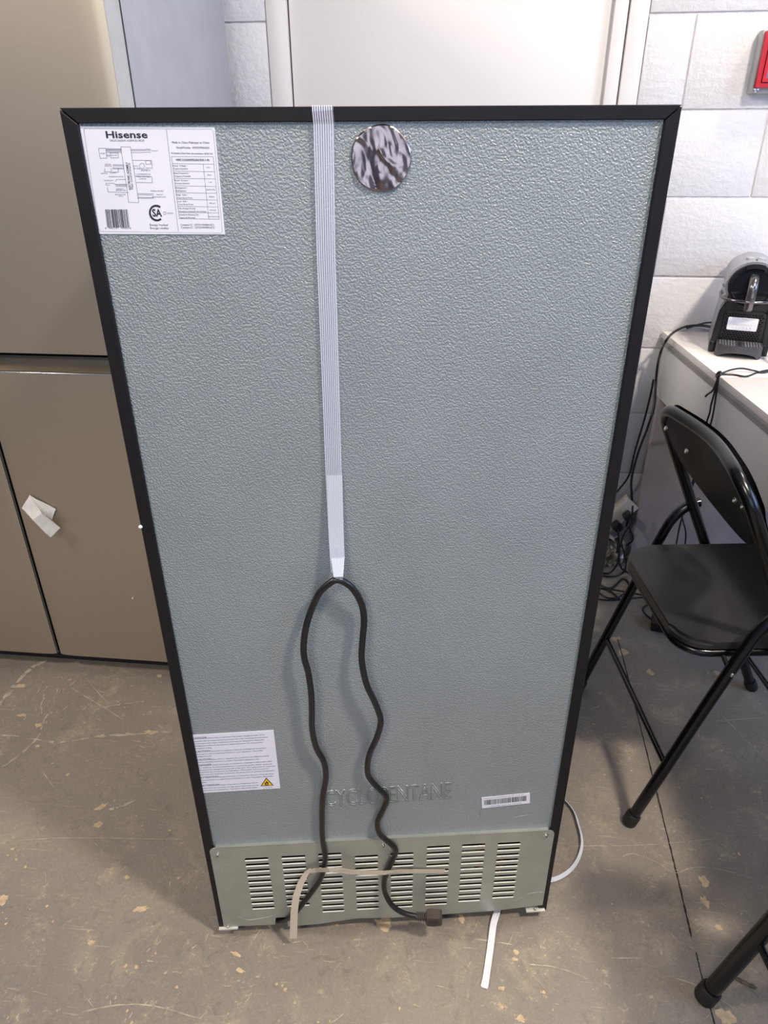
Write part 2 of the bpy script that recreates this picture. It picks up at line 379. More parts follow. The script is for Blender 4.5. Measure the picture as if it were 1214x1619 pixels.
# ================================================================ WINE COOLER (its back to the camera)
CW, CZ0, CZ1, CD = .2975, .020, 1.3037, .55
co = empty('wine_cooler', (0, 0, 0), TH)
tag(co, 'tall wine cooler seen from behind, grey embossed back panel in a black frame', 'wine cooler')
SP = .236                                                            # top of the machine compartment
bm = bmesh.new()
box(bm, -CW, CW, .006, CD, SP+.004, CZ1-.001, bev=.002)
box(bm, -CW, -CW+.004, .006, CD, .02, SP+.004); box(bm, CW-.004, CW, .006, CD, .02, SP+.004)
box(bm, -CW+.004, CW-.004, .012, CD-.01, .022, .026); box(bm, -CW+.004, CW-.004, .30, CD, .026, SP+.004)
put('cabinet', mesh(bm, 'cabinet', black_paint), co)
obox('door', black_paint, co, -CW, CW, CD+.006, CD+.05, .05, CZ1-.002, bev=.003)
for sx in (-1, 1):
    for y in (.05, CD-.05): olathe('levelling_foot', rubber, co, [(.018, 0), (.018, .008), (.008, .010), (.008, .022)], 16, (sx*.25, y, 0))
FL = .0165; TT = .0127
bm = bmesh.new(); prism(bm, [(-CW, CZ1), (CW, CZ1), (CW-.0147, CZ1-TT), (-CW+.0147, CZ1-TT)], 'y', -.0015, .006)
bmesh.ops.bevel(bm, geom=list(bm.edges), offset=.0008, segments=1, affect='EDGES'); put('top_trim', mesh(bm, 'top_trim', trim_black), co)
for sx in (-1, 1):
    bm = bmesh.new(); prism(bm, [(sx*CW, CZ1-.0012), (sx*(CW-.0147), CZ1-TT-.0010), (sx*(CW-FL+.001), CZ0+.001), (sx*CW, CZ0)], 'y', -.002, .006)
    bmesh.ops.bevel(bm, geom=list(bm.edges), offset=.0010, segments=1, affect='EDGES'); put('side_trim', mesh(bm, 'side_trim', trim_black), co)
obox('rear_panel', stucco, co, -CW+FL-.002, CW-FL+.002, .0025, .0055, SP-.01, CZ1-TT+.001)

# machine cover with real slots
off = -.0035
def c2(x, y): p = cl(x, y, off); return (p[0], p[2])
tl, tr = (-.2885, c2(345, 1343)[1]), (.2885, c2(860, 1311)[1])
zt = (tl[1]+tr[1])/2
edge = [c2(*p) for p in [(346, 1466), (435, 1462)]]+[c2(436, 1451), c2(453, 1450)]+[c2(*p) for p in [(455, 1465), (504, 1461), (565, 1452), (620, 1451), (655, 1449), (783, 1440), (832, 1434), (857, 1431)]]
R = .010
outl = []
for k in range(7):
    q = math.radians(180-90*k/6); outl.append((tl[0]+R+R*math.cos(q), zt-R+R*math.sin(q)))
for k in range(7):
    q = math.radians(90-90*k/6); outl.append((tr[0]-R+R*math.cos(q), zt-R+R*math.sin(q)))
edge[0] = (tl[0], edge[0][1]); edge[-1] = (tr[0], edge[-1][1])
outl += edge[::-1]
cols = [((387, 1358.4), (425, 1357.5), (398, 1436), (434, 1433), 10), ((445, 1356), (484, 1353), (453, 1431), (489, 1429), 10),
        ((503, 1351), (540, 1350), (509, 1440), (544, 1438), 11), ((561, 1355), (598, 1353), (563, 1436), (599, 1434), 10),
        ((617, 1351), (654, 1349), (617, 1433), (652, 1431), 11), ((673.6, 1340), (711, 1338), (672, 1429), (707, 1427), 11),
        ((729, 1337), (767, 1335), (725, 1424), (760, 1421), 11), ((786, 1334), (823, 1333), (778, 1419), (812, 1415), 11)]
loops = [outl]; slots = []; H = .0026
for a_, b_, c_, d_, n in cols:
    A, B, C_, D = c2(*a_), c2(*b_), c2(*c_), c2(*d_)
    x0 = (A[0]+C_[0])/2; x1 = (B[0]+D[0])/2; za = (A[1]+B[1])/2; zb = (C_[1]+D[1])/2
    for k in range(n):
        z = za+(zb-za)*k/(n-1); L = []
        for s_, cx in ((1, x1-H), (-1, x0+H)):
            for q in range(5):
                an = math.radians(90-45*q) if s_ == 1 else math.radians(270-45*q)
                L.append((cx+H*math.cos(an), z+H*math.sin(an)))
        loops.append(L); slots.append((x0, x1, z))
cover = outline_mesh('compressor_cover', loops, off, off+.0012, galv, co, bevel=.0003)
obox('cover_top_lip', galv, cover, tl[0]+R, tr[0]-R, off, .0025, zt-.0012, zt)
lm = {}; lip_m = plain('lit_rolled_lip', lin(226, 226, 214), .5, .3, .03, 60)  # lip paler than the cover sheet: its lit edge is painted in
for x0, x1, z in slots:
    k = round((x1-x0)*500)
    if k not in lm:
        b2 = bmesh.new(); w_ = k/500
        prof = [(0, 0), (-.0010, -.0002), (-.0015, -.0010), (-.0012, -.0019), (0, -.0022)]
        A = [b2.verts.new((.0015 if i in (0, 4) else .0005, y, zz)) for i, (y, zz) in enumerate(prof)]; B = [b2.verts.new((w_-.0015 if i in (0, 4) else w_-.0005, y, zz)) for i, (y, zz) in enumerate(prof)]
        for i in range(4): b2.faces.new((A[i], A[i+1], B[i+1], B[i]))
        b2.faces.new(A); b2.faces.new(B); b2.faces.new((A[0], A[4], B[4], B[0]))
        lm[k] = mesh(b2, 'louvre', lip_m, smooth=False)
    o = put('louvre', lm[k], cover); o.location = (x0, off, z-H+.0008)
def screw(px, py, parent, o_=off, r=.0048, xz=None):
    x, z = xz or c2(px, py)
    s = olathe('screw', zinc, parent, [(r, 0), (r, .0006), (r*.62, .0010), (r*.60, .0026), (r*.45, .0034), (0, .0036)], 18, (x, o_, z), Matrix.Rotation(PI/2, 4, 'X'))
    b_ = bmesh.new(); box(b_, -r*.34, r*.34, -.0040, -.0034, -.0004, .0004); box(b_, -.0004, .0004, -.0040, -.0034, -r*.34, r*.34)
    q = put('screw_recess', mesh(b_, 'screw_recess', dark_void), s)
for p in ((344.5, 1351), (606, 1336), (863, 1320.5)): screw(*p, co)
bracket_m = plain('white_bracket', lin(196, 194, 184), .5, .2, .05, 40)
for nm_, pts in (('corner_bracket', [(346, 1466), (376, 1463)]), ('corner_bracket', [(832, 1435), (862, 1431)])):
    (x0, z0), (x1, z1) = c2(*pts[0]), c2(*pts[1]); zz = .0215
    br = obox(nm_, bracket_m, co, x0, x1, off-.0035, off+.016, zz+.001, zz+.0050, bev=.0006)
    screw(0, 0, br, off, .0028, ((x0+x1)/2, zz+.0095))
for k_, pp in enumerate(([(375, 1352), (366, 1364), (355, 1372), (354, 1400), (356, 1430)], [(366, 1443), (380, 1450), (395, 1454), (430, 1448), (440, 1442)], [(812, 1424), (826, 1418), (838, 1412), (858, 1410)])):
    otube('pressed_rib', galv, cover, spline([cl(x, y, off+.0006) for x, y in pp], 6), .0012, 8)
# things seen through the slots
olathe('compressor', dark_void, co, [(.0, .16), (.05, .155), (.072, .13), (.078, .09), (.075, .045), (.06, .03)], 24, (.09, .14, 0))
for k, (x, zc) in enumerate(((.185, .13), (.20, .10), (-.02, .16))):
    otube('copper_pipe', copper, co, spline([(x-.05, .06, zc+.03), (x, .035, zc+.035), (x+.02, .05, zc), (x, .04, zc-.045), (x-.05, .09, zc-.05)]), .003)
obox('fan_bracket', galv, co, .14, .20, .05, .055, .05, .13)

# ---- printed labels
class Print:
    def __init__(s, y): s.v = []; s.f = []; s.y = y
    def poly(s, pts):
        n = len(s.v); s.v += [(x, s.y, z) for x, z in pts]; s.f.append(list(range(n, n+len(pts))))
    def line(s, p, q, w):
        dx, dz = q[0]-p[0], q[1]-p[1]; L = math.hypot(dx, dz) or 1; nx, nz = -dz/L*w/2, dx/L*w/2
        s.poly([(p[0]+nx, p[1]+nz), (p[0]-nx, p[1]-nz), (q[0]-nx, q[1]-nz), (q[0]+nx, q[1]+nz)])
    def rect(s, pts, w):
        for i in range(len(pts)): s.line(pts[i], pts[(i+1) % len(pts)], w)
    def text(s, t, p, q, h, bold=0.0, space=1.0):                    # baseline from p to q, capital height h
        c = bpy.data.curves.new('t', 'FONT'); c.body = t; c.size = 1; c.resolution_u = 2; c.fill_mode = 'FRONT'; c.offset = bold; c.space_character = space
        o = bpy.data.objects.new('t', c); col.objects.link(o)
        me = bpy.data.meshes.new_from_object(o.evaluated_get(bpy.context.evaluated_depsgraph_get())); bpy.data.objects.remove(o)
        if not me.vertices: return
        xs = [v.co.x for v in me.vertices]; x0, x1 = min(xs), max(xs)
        L = math.hypot(q[0]-p[0], q[1]-p[1]); sx = L/(x1-x0); sy = h/.70; ux, uz = (q[0]-p[0])/L, (q[1]-p[1])/L
        n = len(s.v)
        for v in me.vertices:
            a, b = (v.co.x-x0)*sx, v.co.y*sy; s.v.append((p[0]+ux*a-uz*b, s.y, p[1]+uz*a+ux*b))
        for f in me.polygons: s.f.append([n+i for i in f.vertices])
        bpy.data.meshes.remove(me)
    def make(s, name, m, parent):
        me = bpy.data.meshes.new(name); me.from_pydata(s.v, [], s.f); me.materials.append(m); return put(name, me, parent)
YL = .0015
def A1(x, y): p = cl(110+x/4.669, 180+y/4.669, YL); return (p[0], p[2])
lab = bmesh.new(); prism(lab, [A1(75, 93), A1(1070, 98), A1(1147, 890), A1(210, 887)], 'y', YL, YL+.0009)
lab1 = put('rating_label', mesh(lab, 'rating_label', paper), co, label='large white rating label with circuit diagram')
P = Print(YL-.0002); Q = Print(YL-.0002)
P.text('Hisense', A1(272, 178), A1(578, 178), .0058, .022)
Q.text('CIRCUIT DIAGRAM / SCHÉMA DE CIRCUIT', A1(298, 204), A1(556, 204), .0017)
for a_, b_ in (((107, 110), (108, 140)), ((715, 115), (803, 870))): Q.line(A1(*a_), A1(*b_), .00025)
Q.rect([A1(108, 108), A1(1045, 113), A1(1062, 128), A1(1128, 868), A1(1118, 880), A1(235, 868), A1(215, 850), A1(106, 125)], .0002)
P.text('Made in China /Fabriqué en Chine', A1(757, 218), A1(1032, 220), .0019)
P.text('Model/Modèle:  HWD079NSASD', A1(790, 256), A1(1032, 258), .0018)
P.text('Production Date/ Date de production: 2024/1/10', A1(752, 295), A1(1056, 300), .0014, .008)
rows = [(752, 316, 1060, 316), (757, 367, 1064, 371), (764, 422, 1070, 427), (770, 475, 1076, 480), (777, 530, 1081, 536), (785, 582, 1087, 585), (793, 630, 1092, 636), (800, 682, 1097, 687), (806, 728, 1101, 731), (811, 773, 1105, 777)]
for r_ in rows: P.line(A1(r_[0], r_[1]), A1(r_[2], r_[3]), .00022)
P.line(A1(752, 316), A1(811, 773), .00022); P.line(A1(1060, 316), A1(1105, 777), .00022); P.line(A1(986, 370), A1(1028, 775), .00022)
P.text('WINE COOLER/REFRIGERATEUR À VIN', A1(786, 347), A1(1033, 349), .0019, .012)
body = [('Rated  Voltage /', 'Tension Nominale', '115V~'), ('Rated Frequency /', 'Fréquence Nominale', '60Hz'), ('Rated  Current /', 'Courant Nominale', '1.3A'),
        ('Refrigerant /', 'Réfrigérant', 'R600a/70g'), ('High  Side /', 'Côté Haute Press.', '300psi'), ('Low  Side /', 'Côté Basse Press.', '88 psi'),
        ('Max Wattage Of Lamp', 'Puissance maximale de la lampe', '10W/12W'), ('Insulation Blowing Gas', 'Agent de Moussage', 'Cyclopentane')]
for i, (a_, b_, c_) in enumerate(body):
    x, y = rows[i+1][0], rows[i+1][1]; x += 8
    P.text(a_, A1(x, y+21), A1(x+len(a_)*6.4, y+21), .0014); P.text(b_, A1(x+3, y+43), A1(x+3+len(b_)*6.6, y+43), .0014)
    Q.text(c_, A1(rows[i+1][2]-38-len(c_)*3.4, y+34), A1(rows[i+1][2]-38+len(c_)*3.4, y+34), .0013)
P.text('Contains IC : 32735-MWB414C2', A1(820, 825), A1(1067, 826), .0018); P.text('Contient IC : 32735-MWB414C2', A1(824, 845), A1(1070, 846), .0018)
P.text('Energy Verified', A1(593, 826), A1(725, 827), .0019); P.text('Énergie vérifiée', A1(597, 850), A1(732, 851), .0019)
# barcode
x = 262
while x < 428:
    w_ = random.choice((1.6, 2.4, 4.2, 6)); P.poly([A1(x, 705), A1(x+w_, 705), A1(x+w_+17, 838), A1(x+17, 838)]); x += w_+random.choice((2, 3, 5))
P.text('6  942147  434216', A1(263, 842+6), A1(455, 848), .0014)
# certification mark: an open ring with two letters inside
cx, cy, r0, r1 = 642, 732, 42, 56
ring = [math.radians(q) for q in range(52, 309, 8)]
for q0, q1 in zip(ring, ring[1:]):
    P.poly([A1(cx+r0*math.cos(q0)+math.sin(q0)*-4, cy-r0*1.1*math.sin(q0)), A1(cx+r1*math.cos(q0)+math.sin(q0)*-4, cy-r1*1.1*math.sin(q0)), A1(cx+r1*math.cos(q1)+math.sin(q1)*-4, cy-r1*1.1*math.sin(q1)), A1(cx+r0*math.cos(q1)+math.sin(q1)*-4, cy-r0*1.1*math.sin(q1))])
P.text('SA', A1(614, 757), A1(684, 757), .0068, .03)
Q.rect([A1(694, 724), A1(710, 724), A1(712, 742), A1(696, 742)], .0003); Q.text('235604', A1(722, 738), A1(765, 738), .0013)
# circuit diagram
T = .00028
Q.rect([A1(378, 243), A1(450, 243), A1(512, 655), A1(437, 652)], T)
def seg(*p, w_=T):
    for a_, b_ in zip(p, p[1:]): Q.line(A1(*a_), A1(*b_), w_)
Q.rect([A1(215, 254), A1(268, 254), A1(276, 327), A1(226, 327)], T); Q.rect([A1(300, 288), A1(357, 288), A1(362, 325), A1(306, 325)], T)
Q.text('POWER', A1(230, 296), A1(262, 296), .0010); Q.text('FAN LAMP', A1(310, 310), A1(352, 310), .0010)
for y in (256, 262, 268, 276, 284): seg((268, y), (384, y+2))
for y in (304, 312): seg((274, y), (300, y))
for y in (262, 270, 284): seg((455, y), (555, y+1), (572, y-3), (600, y))
Q.text('Thermostat', A1(606, 276), A1(652, 276), .0011)
for y in (375, 383, 398, 405): seg((318, y), (404, y+2))
Q.text('SENSOR', A1(262, 376), A1(306, 376), .0010); Q.text('TEMPERATURE', A1(258, 388), A1(310, 388), .0010)
seg((262, 402), (258, 428), (310, 428), (306, 398)); seg((316, 430), (362, 430), (358, 398)); Q.text('SWITCH', A1(232, 444), A1(280, 444), .0011); Q.text('DOOR SW', A1(300, 440), A1(345, 440), .0011)
Q.text('EVAPORATOR SENSOR', A1(292, 468), A1(398, 468), .0011); seg((340, 500), (344, 484), (415, 484)); Q.text('DISPLAY', A1(258, 496), A1(325, 496), .0011)
seg((268, 512), (330, 512), (346, 526), (425, 526)); seg((268, 512), (270, 526), (300, 526)); seg((278, 540), (285, 576), (435, 580)); seg((330, 520), (428, 520)); seg((340, 534), (430, 534))
Q.text('COMPRESSOR PTC', A1(342, 558), A1(402, 558), .0011); Q.text('HEATER LINE', A1(344, 568), A1(415, 568), .0011); Q.text('PROTECTOR', A1(338, 600), A1(415, 600), .0011); Q.text('EARTH', A1(365, 612), A1(395, 612), .0010)
seg((466, 342), (605, 344), (612, 400), (560, 400)); seg((466, 384), (505, 385)); Q.text('FUSE', A1(478, 408), A1(522, 408), .0011)
for k in range(8):
    a_, b_ = math.radians(45*k), math.radians(45*k+45); seg((535+20*math.cos(a_), 384+20*math.sin(a_)), (535+20*math.cos(b_), 384+20*math.sin(b_)))
Q.rect([A1(560, 345), A1(598, 345), A1(602, 372), A1(564, 372)], T); seg((525, 410), (590, 412), (593, 424)); Q.text('MOTOR', A1(530, 424), A1(578, 424), .0011)
Q.text('COMPRESSOR', A1(490, 450), A1(600, 450), .0011); seg((485, 458), (606, 462), (612, 508), (488, 506)); Q.text('WIRE HARNESS', A1(492, 468), A1(596, 468), .0011); Q.text('OUTER FAN', A1(515, 484), A1(566, 484), .0011)
for y in (588, 597, 615, 622): seg((502, y), (622, y+2))
Q.text('INTERNAL LAMP SHELF', A1(598, 574), A1(694, 574), .0012); Q.text('EXTERNAL LIGHT', A1(640, 600), A1(690, 600), .0010); Q.text('FRESH ROOM LAMP', A1(612, 618), A1(710, 618), .0012)
P.text('ELECTRONIC ASSEMBLY', A1(455, 560), A1(430, 356), .0022, .01); P.text('Main control board', A1(472, 556), A1(447, 366), .0019)
P.make('black_print', ink, lab1); Q.make('grey_print', greyink, lab1)

def A2(x, y): p = cl(280+x/6.744, 1140+y/6.744, YL); return (p[0], p[2])
lab = bmesh.new(); prism(lab, [A2(145, 153), A2(1028, 100), A2(1100, 717), A2(262, 768)], 'y', YL, YL+.0009)
lab2 = put('warning_label', mesh(lab, 'warning_label', paper), co, label='small white danger and caution label with yellow triangle')
P = Print(YL-.0002)
L2 = [('DANGER', 172, 195, 322, 186, '-Risk of fire or explosion. Flammable refrigerant used. To be', 930, 150),
      ('', 0, 0, 178, 222, 'repaired only by trained service personnel. Use only manufacturer-authorized', 962, 175), ('', 0, 0, 182, 247, 'service parts. Any repair equipment used must be designed for flammable', 930, 203),
      ('', 0, 0, 190, 272, 'refrigerants. Follow all manufacturer repair instructions. Do not puncture', 915, 230), ('', 0, 0, 193, 297, 'refrigerant tubing.', 370, 288),
      ('CAUTION', 198, 336, 355, 326, '-Risk of fire or explosion. Dispose of refrigerator properly in', 950, 290), ('', 0, 0, 205, 360, 'accordance with the applicable federal or local regulations. Flammable', 912, 318),
      ('', 0, 0, 210, 384, 'refrigerant used.', 372, 375), ('CAUTION', 214, 424, 368, 414, '-Risk of fire or explosion due to puncture of refrigerant tubing.', 980, 374),
      ('', 0, 0, 220, 446, 'Follow handling instructions carefully. Flammable refrigerant used.', 878, 408), ('DANGER', 226, 482, 372, 472, '-Risque d\'incendie ou d\'explosion. Frigorigène inflammable utilisé.', 1018, 432),
      ('', 0, 0, 232, 504, 'La réparation sera faite seulement par un personnel qualifié. Utiliser seulement', 1012, 460), ('', 0, 0, 236, 528, 'des pièces de rechange autorisées par le fabricant. Tout équipement de réparation', 1048, 482),
      ('', 0, 0, 240, 552, 'utilisé doit être conçu pour les frigorigènes inflammables. Suivre toutes les', 972, 510), ('', 0, 0, 245, 577, 'instructions de réparation du fabricant. Ne pas perforer la conduite de frigorigène.', 1042, 530),
      ('ATTENTION', 250, 613, 440, 600, '-Risque d\'incendie ou d\'explosion. Éliminer convenablement', 1030, 565), ('', 0, 0, 258, 637, 'conformément à la réglementation fédérale ou locale. Frigorigène inflammable', 1024, 590),
      ('', 0, 0, 262, 660, 'utilisé.', 318, 657), ('ATTENTION', 268, 698, 455, 686, '-Risque d\'incendie ou d\'explosion dû à la', 858, 660), ('', 0, 0, 272, 722, 'perforation de la conduite de frigorigène. Suivre avec soin les', 868, 686), ('', 0, 0, 276, 746, 'instructions de manipulation. Frigorigène inflammable utilisé.', 862, 710)]
for hd, hx, hy, x, y, t_, x2, y2 in L2:
    if hd: P.text(hd, A2(hx, hy), A2(x-2, y), .0038, .004)
    P.text(t_, A2(x+2, y), A2(x2, y2), .0020, .004)
P.text('WARNING', A2(922, 712), A2(1012, 706), .0013)
tri = [(950, 602), (1030, 686), (890, 694)]
P.poly([A2(*p) for p in tri])
Y_ = Print(YL-.0004); c_ = (957, 661); Y_.poly([A2(c_[0]+(p[0]-c_[0])*.80, c_[1]+(p[1]-c_[1])*.80) for p in tri])
K_ = Print(YL-.0006); K_.poly([A2(*p) for p in [(940, 676), (934, 664), (938, 652), (944, 658), (952, 632), (958, 648), (964, 642), (974, 658), (970, 672), (962, 678)]]); K_.poly([A2(*p) for p in [(935, 680), (978, 677), (978, 681), (935, 684)]])
P.make('black_print', ink, lab2); Y_.make('yellow_triangle', yellow, lab2); K_.make('flame_symbol', ink, lab2)
Z_ = Print(YL-.0008); Z_.poly([A2(*p) for p in [(952, 674), (950, 664), (956, 656), (962, 666), (958, 675)]]); Z_.make('flame_core', yellow, lab2)

def A4(x, y): p = cl(570+x/3.281, 1230+y/3.281, YL); return (p[0], p[2])
lab = bmesh.new(); prism(lab, [A4(628, 104), A4(878, 79), A4(878, 131), A4(630, 158)], 'y', YL, YL+.0009)
lab3 = put('barcode_label', mesh(lab, 'barcode_label', paper), co, label='small white barcode sticker')
P = Print(YL-.0002); x = 640
while x < 860:
    w_ = random.choice((1.3, 2, 3.2)); yy = 115-(x-640)*.105
    P.poly([A4(x, yy), A4(x+w_, yy), A4(x+w_, yy+26), A4(x, yy+26)]); x += w_+random.choice((1.3, 2.2, 3.4))
P.text('Model No.: HWD079NSASD  240110', A4(640, 108), A4(845, 86), .0016); P.text('1 078 NSA D20 241 04 0078', A4(665, 150), A4(835, 131), .0014); P.make('black_print', ink, lab3)
for p, q in (((618, 208), (626, 163)), ((800, 206), (874, 192))):
    b_ = bmesh.new(); a_, c_ = A4(*p), A4(*q); tube(b_, [Vector((a_[0], .0022, a_[1])), Vector((c_[0], .0022, c_[1]))], .0006, 6); put('panel_crease', mesh(b_, 'panel_crease', stucco), co)

# embossed word
def emboss():
    c = bpy.data.curves.new('e', 'FONT'); c.body = 'CYCLOPENTANE'; c.size = 1; c.resolution_u = 3; c.fill_mode = 'NONE'; c.bevel_depth = .030; c.bevel_resolution = 1
    o = bpy.data.objects.new('e', c); col.objects.link(o); me = bpy.data.meshes.new_from_object(o.evaluated_get(bpy.context.evaluated_depsgraph_get())); bpy.data.objects.remove(o)
    xs = [v.co.x for v in me.vertices]; x0, x1 = min(xs), max(xs)
    p, q = cl(514, 1277, 0), cl(714, 1263, 0)
    L = math.hypot(q[0]-p[0], q[2]-p[2]); sx = L/(x1-x0); sy = .036/.70; ux, uz = (q[0]-p[0])/L, (q[2]-p[2])/L
    for v in me.vertices:
        a, b, d = (v.co.x-x0)*sx, v.co.y*sy, v.co.z; v.co = (p[0]+ux*a-uz*b, .0026-d*.040, p[2]+uz*a+ux*b)
    me.materials.clear(); me.materials.append(emb_m)
    for f in me.polygons: f.use_smooth = True
    put('embossed_lettering', me, co)
emb_m = plain('smooth_embossed_steel', lin(156, 161, 158), .38, .62, .03, 30)
emboss()

# crumpled foil disc
foil = plain('foil', lin(172, 150, 144), .24, 1, .08, 60)
dc = cl(602.5, 251, 0); rx = (cl(650, 251)[0]-cl(555, 251)[0])/2; rzz = (cl(602, 198)[2]-cl(602, 305)[2])/2
bm = bmesh.new(); NR, NA = 26, 84; ring_prev = None
from mathutils import noise as mn
def fy(x, z):
    h = 0
    for k, s in ((.0024, 30), (.0013, 75), (.0005, 150)): h += k*abs(mn.noise(Vector((x*s+3, z*s*.6+x*s*.5, k*9000))))*1.6
    d = (z-(.004-x*.75)-.006*mn.noise(Vector((x*70, 0, 7)))); h += .0011*math.exp(-(d/.004)**2)*(.5+mn.noise(Vector((x*60, z*60, 3))))
    return h
cv = bm.verts.new((dc[0], .0012-fy(0, 0), dc[2]))
for i in range(1, NR+1):
    rr = i/NR; cur = []
    for k in range(NA):
        q = 2*PI*k/NA; e = 1+.012*math.sin(5*q+1)+(-.10 if 140 < math.degrees(q) < 150 else 0)*0
        x, z = rx*rr*e*math.cos(q), rzz*rr*e*math.sin(q); cur.append(bm.verts.new((dc[0]+x, .0012-fy(x, z)*(1 if i < NR else .3), dc[2]+z)))
    for k in range(NA):
        if ring_prev: bm.faces.new((ring_prev[k], ring_prev[(k+1) % NA], cur[(k+1) % NA], cur[k]))
        else: bm.faces.new((cv, cur[k], cur[(k+1) % NA]))
    ring_prev = cur
put('foil_sticker', mesh(bm, 'foil_sticker', foil, auto=25), co, label='round crumpled foil patch')

# clear strapping tape over the top edge and down the back
def onc(pts, offs):
    return [Vector(cl(x, y, o)) for (x, y), o in zip(pts, offs)]
tp = onc([(510, 175), (512, 196), (516, 400), (523, 600), (528, 750), (531, 830), (533.5, 905)], [-.0030, -.0012, -.0010, -.0010, -.0012, -.006, -.016])
tp = [Vector((tp[0].x, .12, CZ1+.0006)), Vector((tp[0].x, .004, CZ1+.0010)), Vector((tp[0].x, -.0026, CZ1-.0006))]+tp
nr = [Vector((0, 0, 1)), Vector((0, -.3, 1)), Vector((0, -1, .2))]+[Vector((0, -1, 0))]*7
band('strapping_tape', co, tp, [.0200]*9+[.0165], nr, film, label='clear filament tape strip hanging down the back')
tp2 = onc([(529, 752), (531, 830), (534, 880), (535, 912), (536, 918), (534, 905)], [-.0018, -.0070, -.012, -.0235, -.017, -.012])
band('strapping_tape', co, tp2, [.0185, .0185, .0175, .0120, .012, .0120], Vector((0, -1, 0)), film2, label='doubled end of the tape holding the cord')
# power cord
Lp = [(440, 1455), (453, 1453), (463, 1447), (475, 1433), (489, 1415), (507, 1389), (514, 1358), (510, 1328), (509, 1297), (510, 1262), (515, 1231), (512, 1205), (500, 1182), (493.5, 1153), (493, 1120), (491.5, 1092), (487, 1062), (481, 1040), (480, 1019), (484, 990), (493, 962), (506, 936), (525, 919.5)]
Rp = [(534, 917), (543, 919.5), (555, 928), (566, 943), (573.5, 962), (575.5, 984), (573, 1012), (571.6, 1040), (575, 1064), (581, 1086), (592, 1109), (601, 1133), (601, 1148), (595, 1168), (585, 1190), (581, 1209), (583, 1228), (596, 1244), (609, 1257), (611, 1267), (605, 1282), (597, 1300), (600, 1318), (614, 1331), (625.5, 1344), (621, 1359), (612.6, 1377), (607, 1397), (610, 1415), (621.5, 1433), (639, 1444), (660, 1449)]
def depth(y): 
    if y < 960: return -.019+(y-917)/43*.004
    return -.012-.006*math.sin((y-960)/70.)
allp = []
for x, y in Lp: allp.append(Vector(cl(x, y, depth(y) if y < 1440 else {1455: .012, 1453: -.004, 1447: -.012}[y])))
for x, y in Rp: allp.append(Vector(cl(x, y, depth(y) if y < 1410 else -.012-.018*(y-1410)/40)))
pc = otube('power_cord', cord_black, co, spline(allp, 5), .0046, 12)
pe = Vector(cl(657, 1448.5, -.029)); pd = (Vector(cl(700, 1451, -.034))-pe)
axis = pd.normalized(); mt = Matrix.Translation(pe) @ axis.to_track_quat('X', 'Z').to_matrix().to_4x4()
bm = bmesh.new()
for k in range(5): box(bm, .001+k*.0038, .0034+k*.0038, -.0058, .0058, -.0055-.0004*k, .0055+.0004*k, bev=.0008, seg=1)
box(bm, 0, .02, -.0045, .0045, -.0042, .0042)
prism(bm, [(.018, -.008), (.030, -.011), (.043, -.0105), (.046, -.007), (.046, .007), (.042, .0105), (.026, .0105), (.019, .008)], 'y', -.009, .009)
for k in range(10): box(bm, .0225+k*.0018, .0233+k*.0018, -.0100, -.0088, -.0085, .0085)
box(bm, .020, .036, -.0085, .0085, -.0145, -.0105, bev=.001)
bmesh.ops.transform(bm, matrix=mt, verts=bm.verts); put('plug', mesh(bm, 'plug', plain('plug_rubber', lin(70, 62, 56), .6, 0, .1, 80)), pc, label='grey brown moulded plug')
bm = bmesh.new()
for s_ in (-.006, .006): box(bm, .025, .031, s_-.0008, s_+.0008, -.0265, -.0140)
bmesh.ops.transform(bm, matrix=mt, verts=bm.verts); put('plug_blade', mesh(bm, 'plug_blade', zinc), pc)
# the piece of tape across the vents that ends hanging over the edge
tpts = [(703, 1377.5), (670, 1377.5), (630, 1377.5), (608, 1380), (570, 1380), (538, 1376.5), (520, 1375.5), (500, 1376), (490, 1378)]
tof = [-.0050, -.0052, -.008, -.024, -.010, -.022, -.024, -.010, -.009]
band('strapping_tape', co, onc(tpts, tof), [.0105, .0105, .0105, .0105, .0115, .013, .0125, .0115, .0085], Vector((0, -1, 0)), film3, label='cream filament tape across the vent slots')
tpts = [(492, 1374), (484, 1381), (476, 1395), (468, 1418), (465, 1443), (463.7, 1484)]
band('strapping_tape', co, onc(tpts, [-.0095, -.010, -.013, -.019, -.024, -.032]), [.006, .0095, .0110, .0120, .0125, .0128], Vector((0, -1, 0)), film3, label='cream tape end hanging over the bottom edge')
p = cl(222, 833, -.004); q = olathe('foam_bead', paper, co, [(0, 0), (.0022, .0008), (.0026, .0022), (.0016, .0038), (0, .0042)], 9, (p[0], p[1], p[2]-.002))

# strap pieces on the floor
th_s = Vector((0, 0, 1))
pts = [Vector(onz(790, 1437, .010))+Vector((0, .02, 0)), Vector(onz(786, 1441, .012)), Vector(onz(780, 1462, .0085)), Vector(onz(775, 1500, .004)), Vector(onz(768, 1548, .0022)), Vector(onz(765, 1562, .0012))]
bm = bmesh.new(); ribbon(bm, spline(pts, 5), [.0115]*21+[.0125]*4+[.010], th_s, .0007)
tag(put('packing_strap', mesh(bm, 'packing_strap', white_tape)), 'short white strap end poking out under the wine cooler onto the floor', 'strap')
pts = [Vector(onz(884, 1245, .0))+Vector((-.05, .03, .006)), Vector(onz(900, 1272, .006)), Vector(onz(915, 1305, .007)), Vector(onz(920, 1337, .007)), Vector(onz(908, 1368, .007)), Vector(onz(882, 1388, .007)), Vector(onz(868, 1398, .007))+Vector((-.03, -.0, 0))]
sp = spline(pts, 7)
bm = bmesh.new(); n_ = len(sp); nr = []
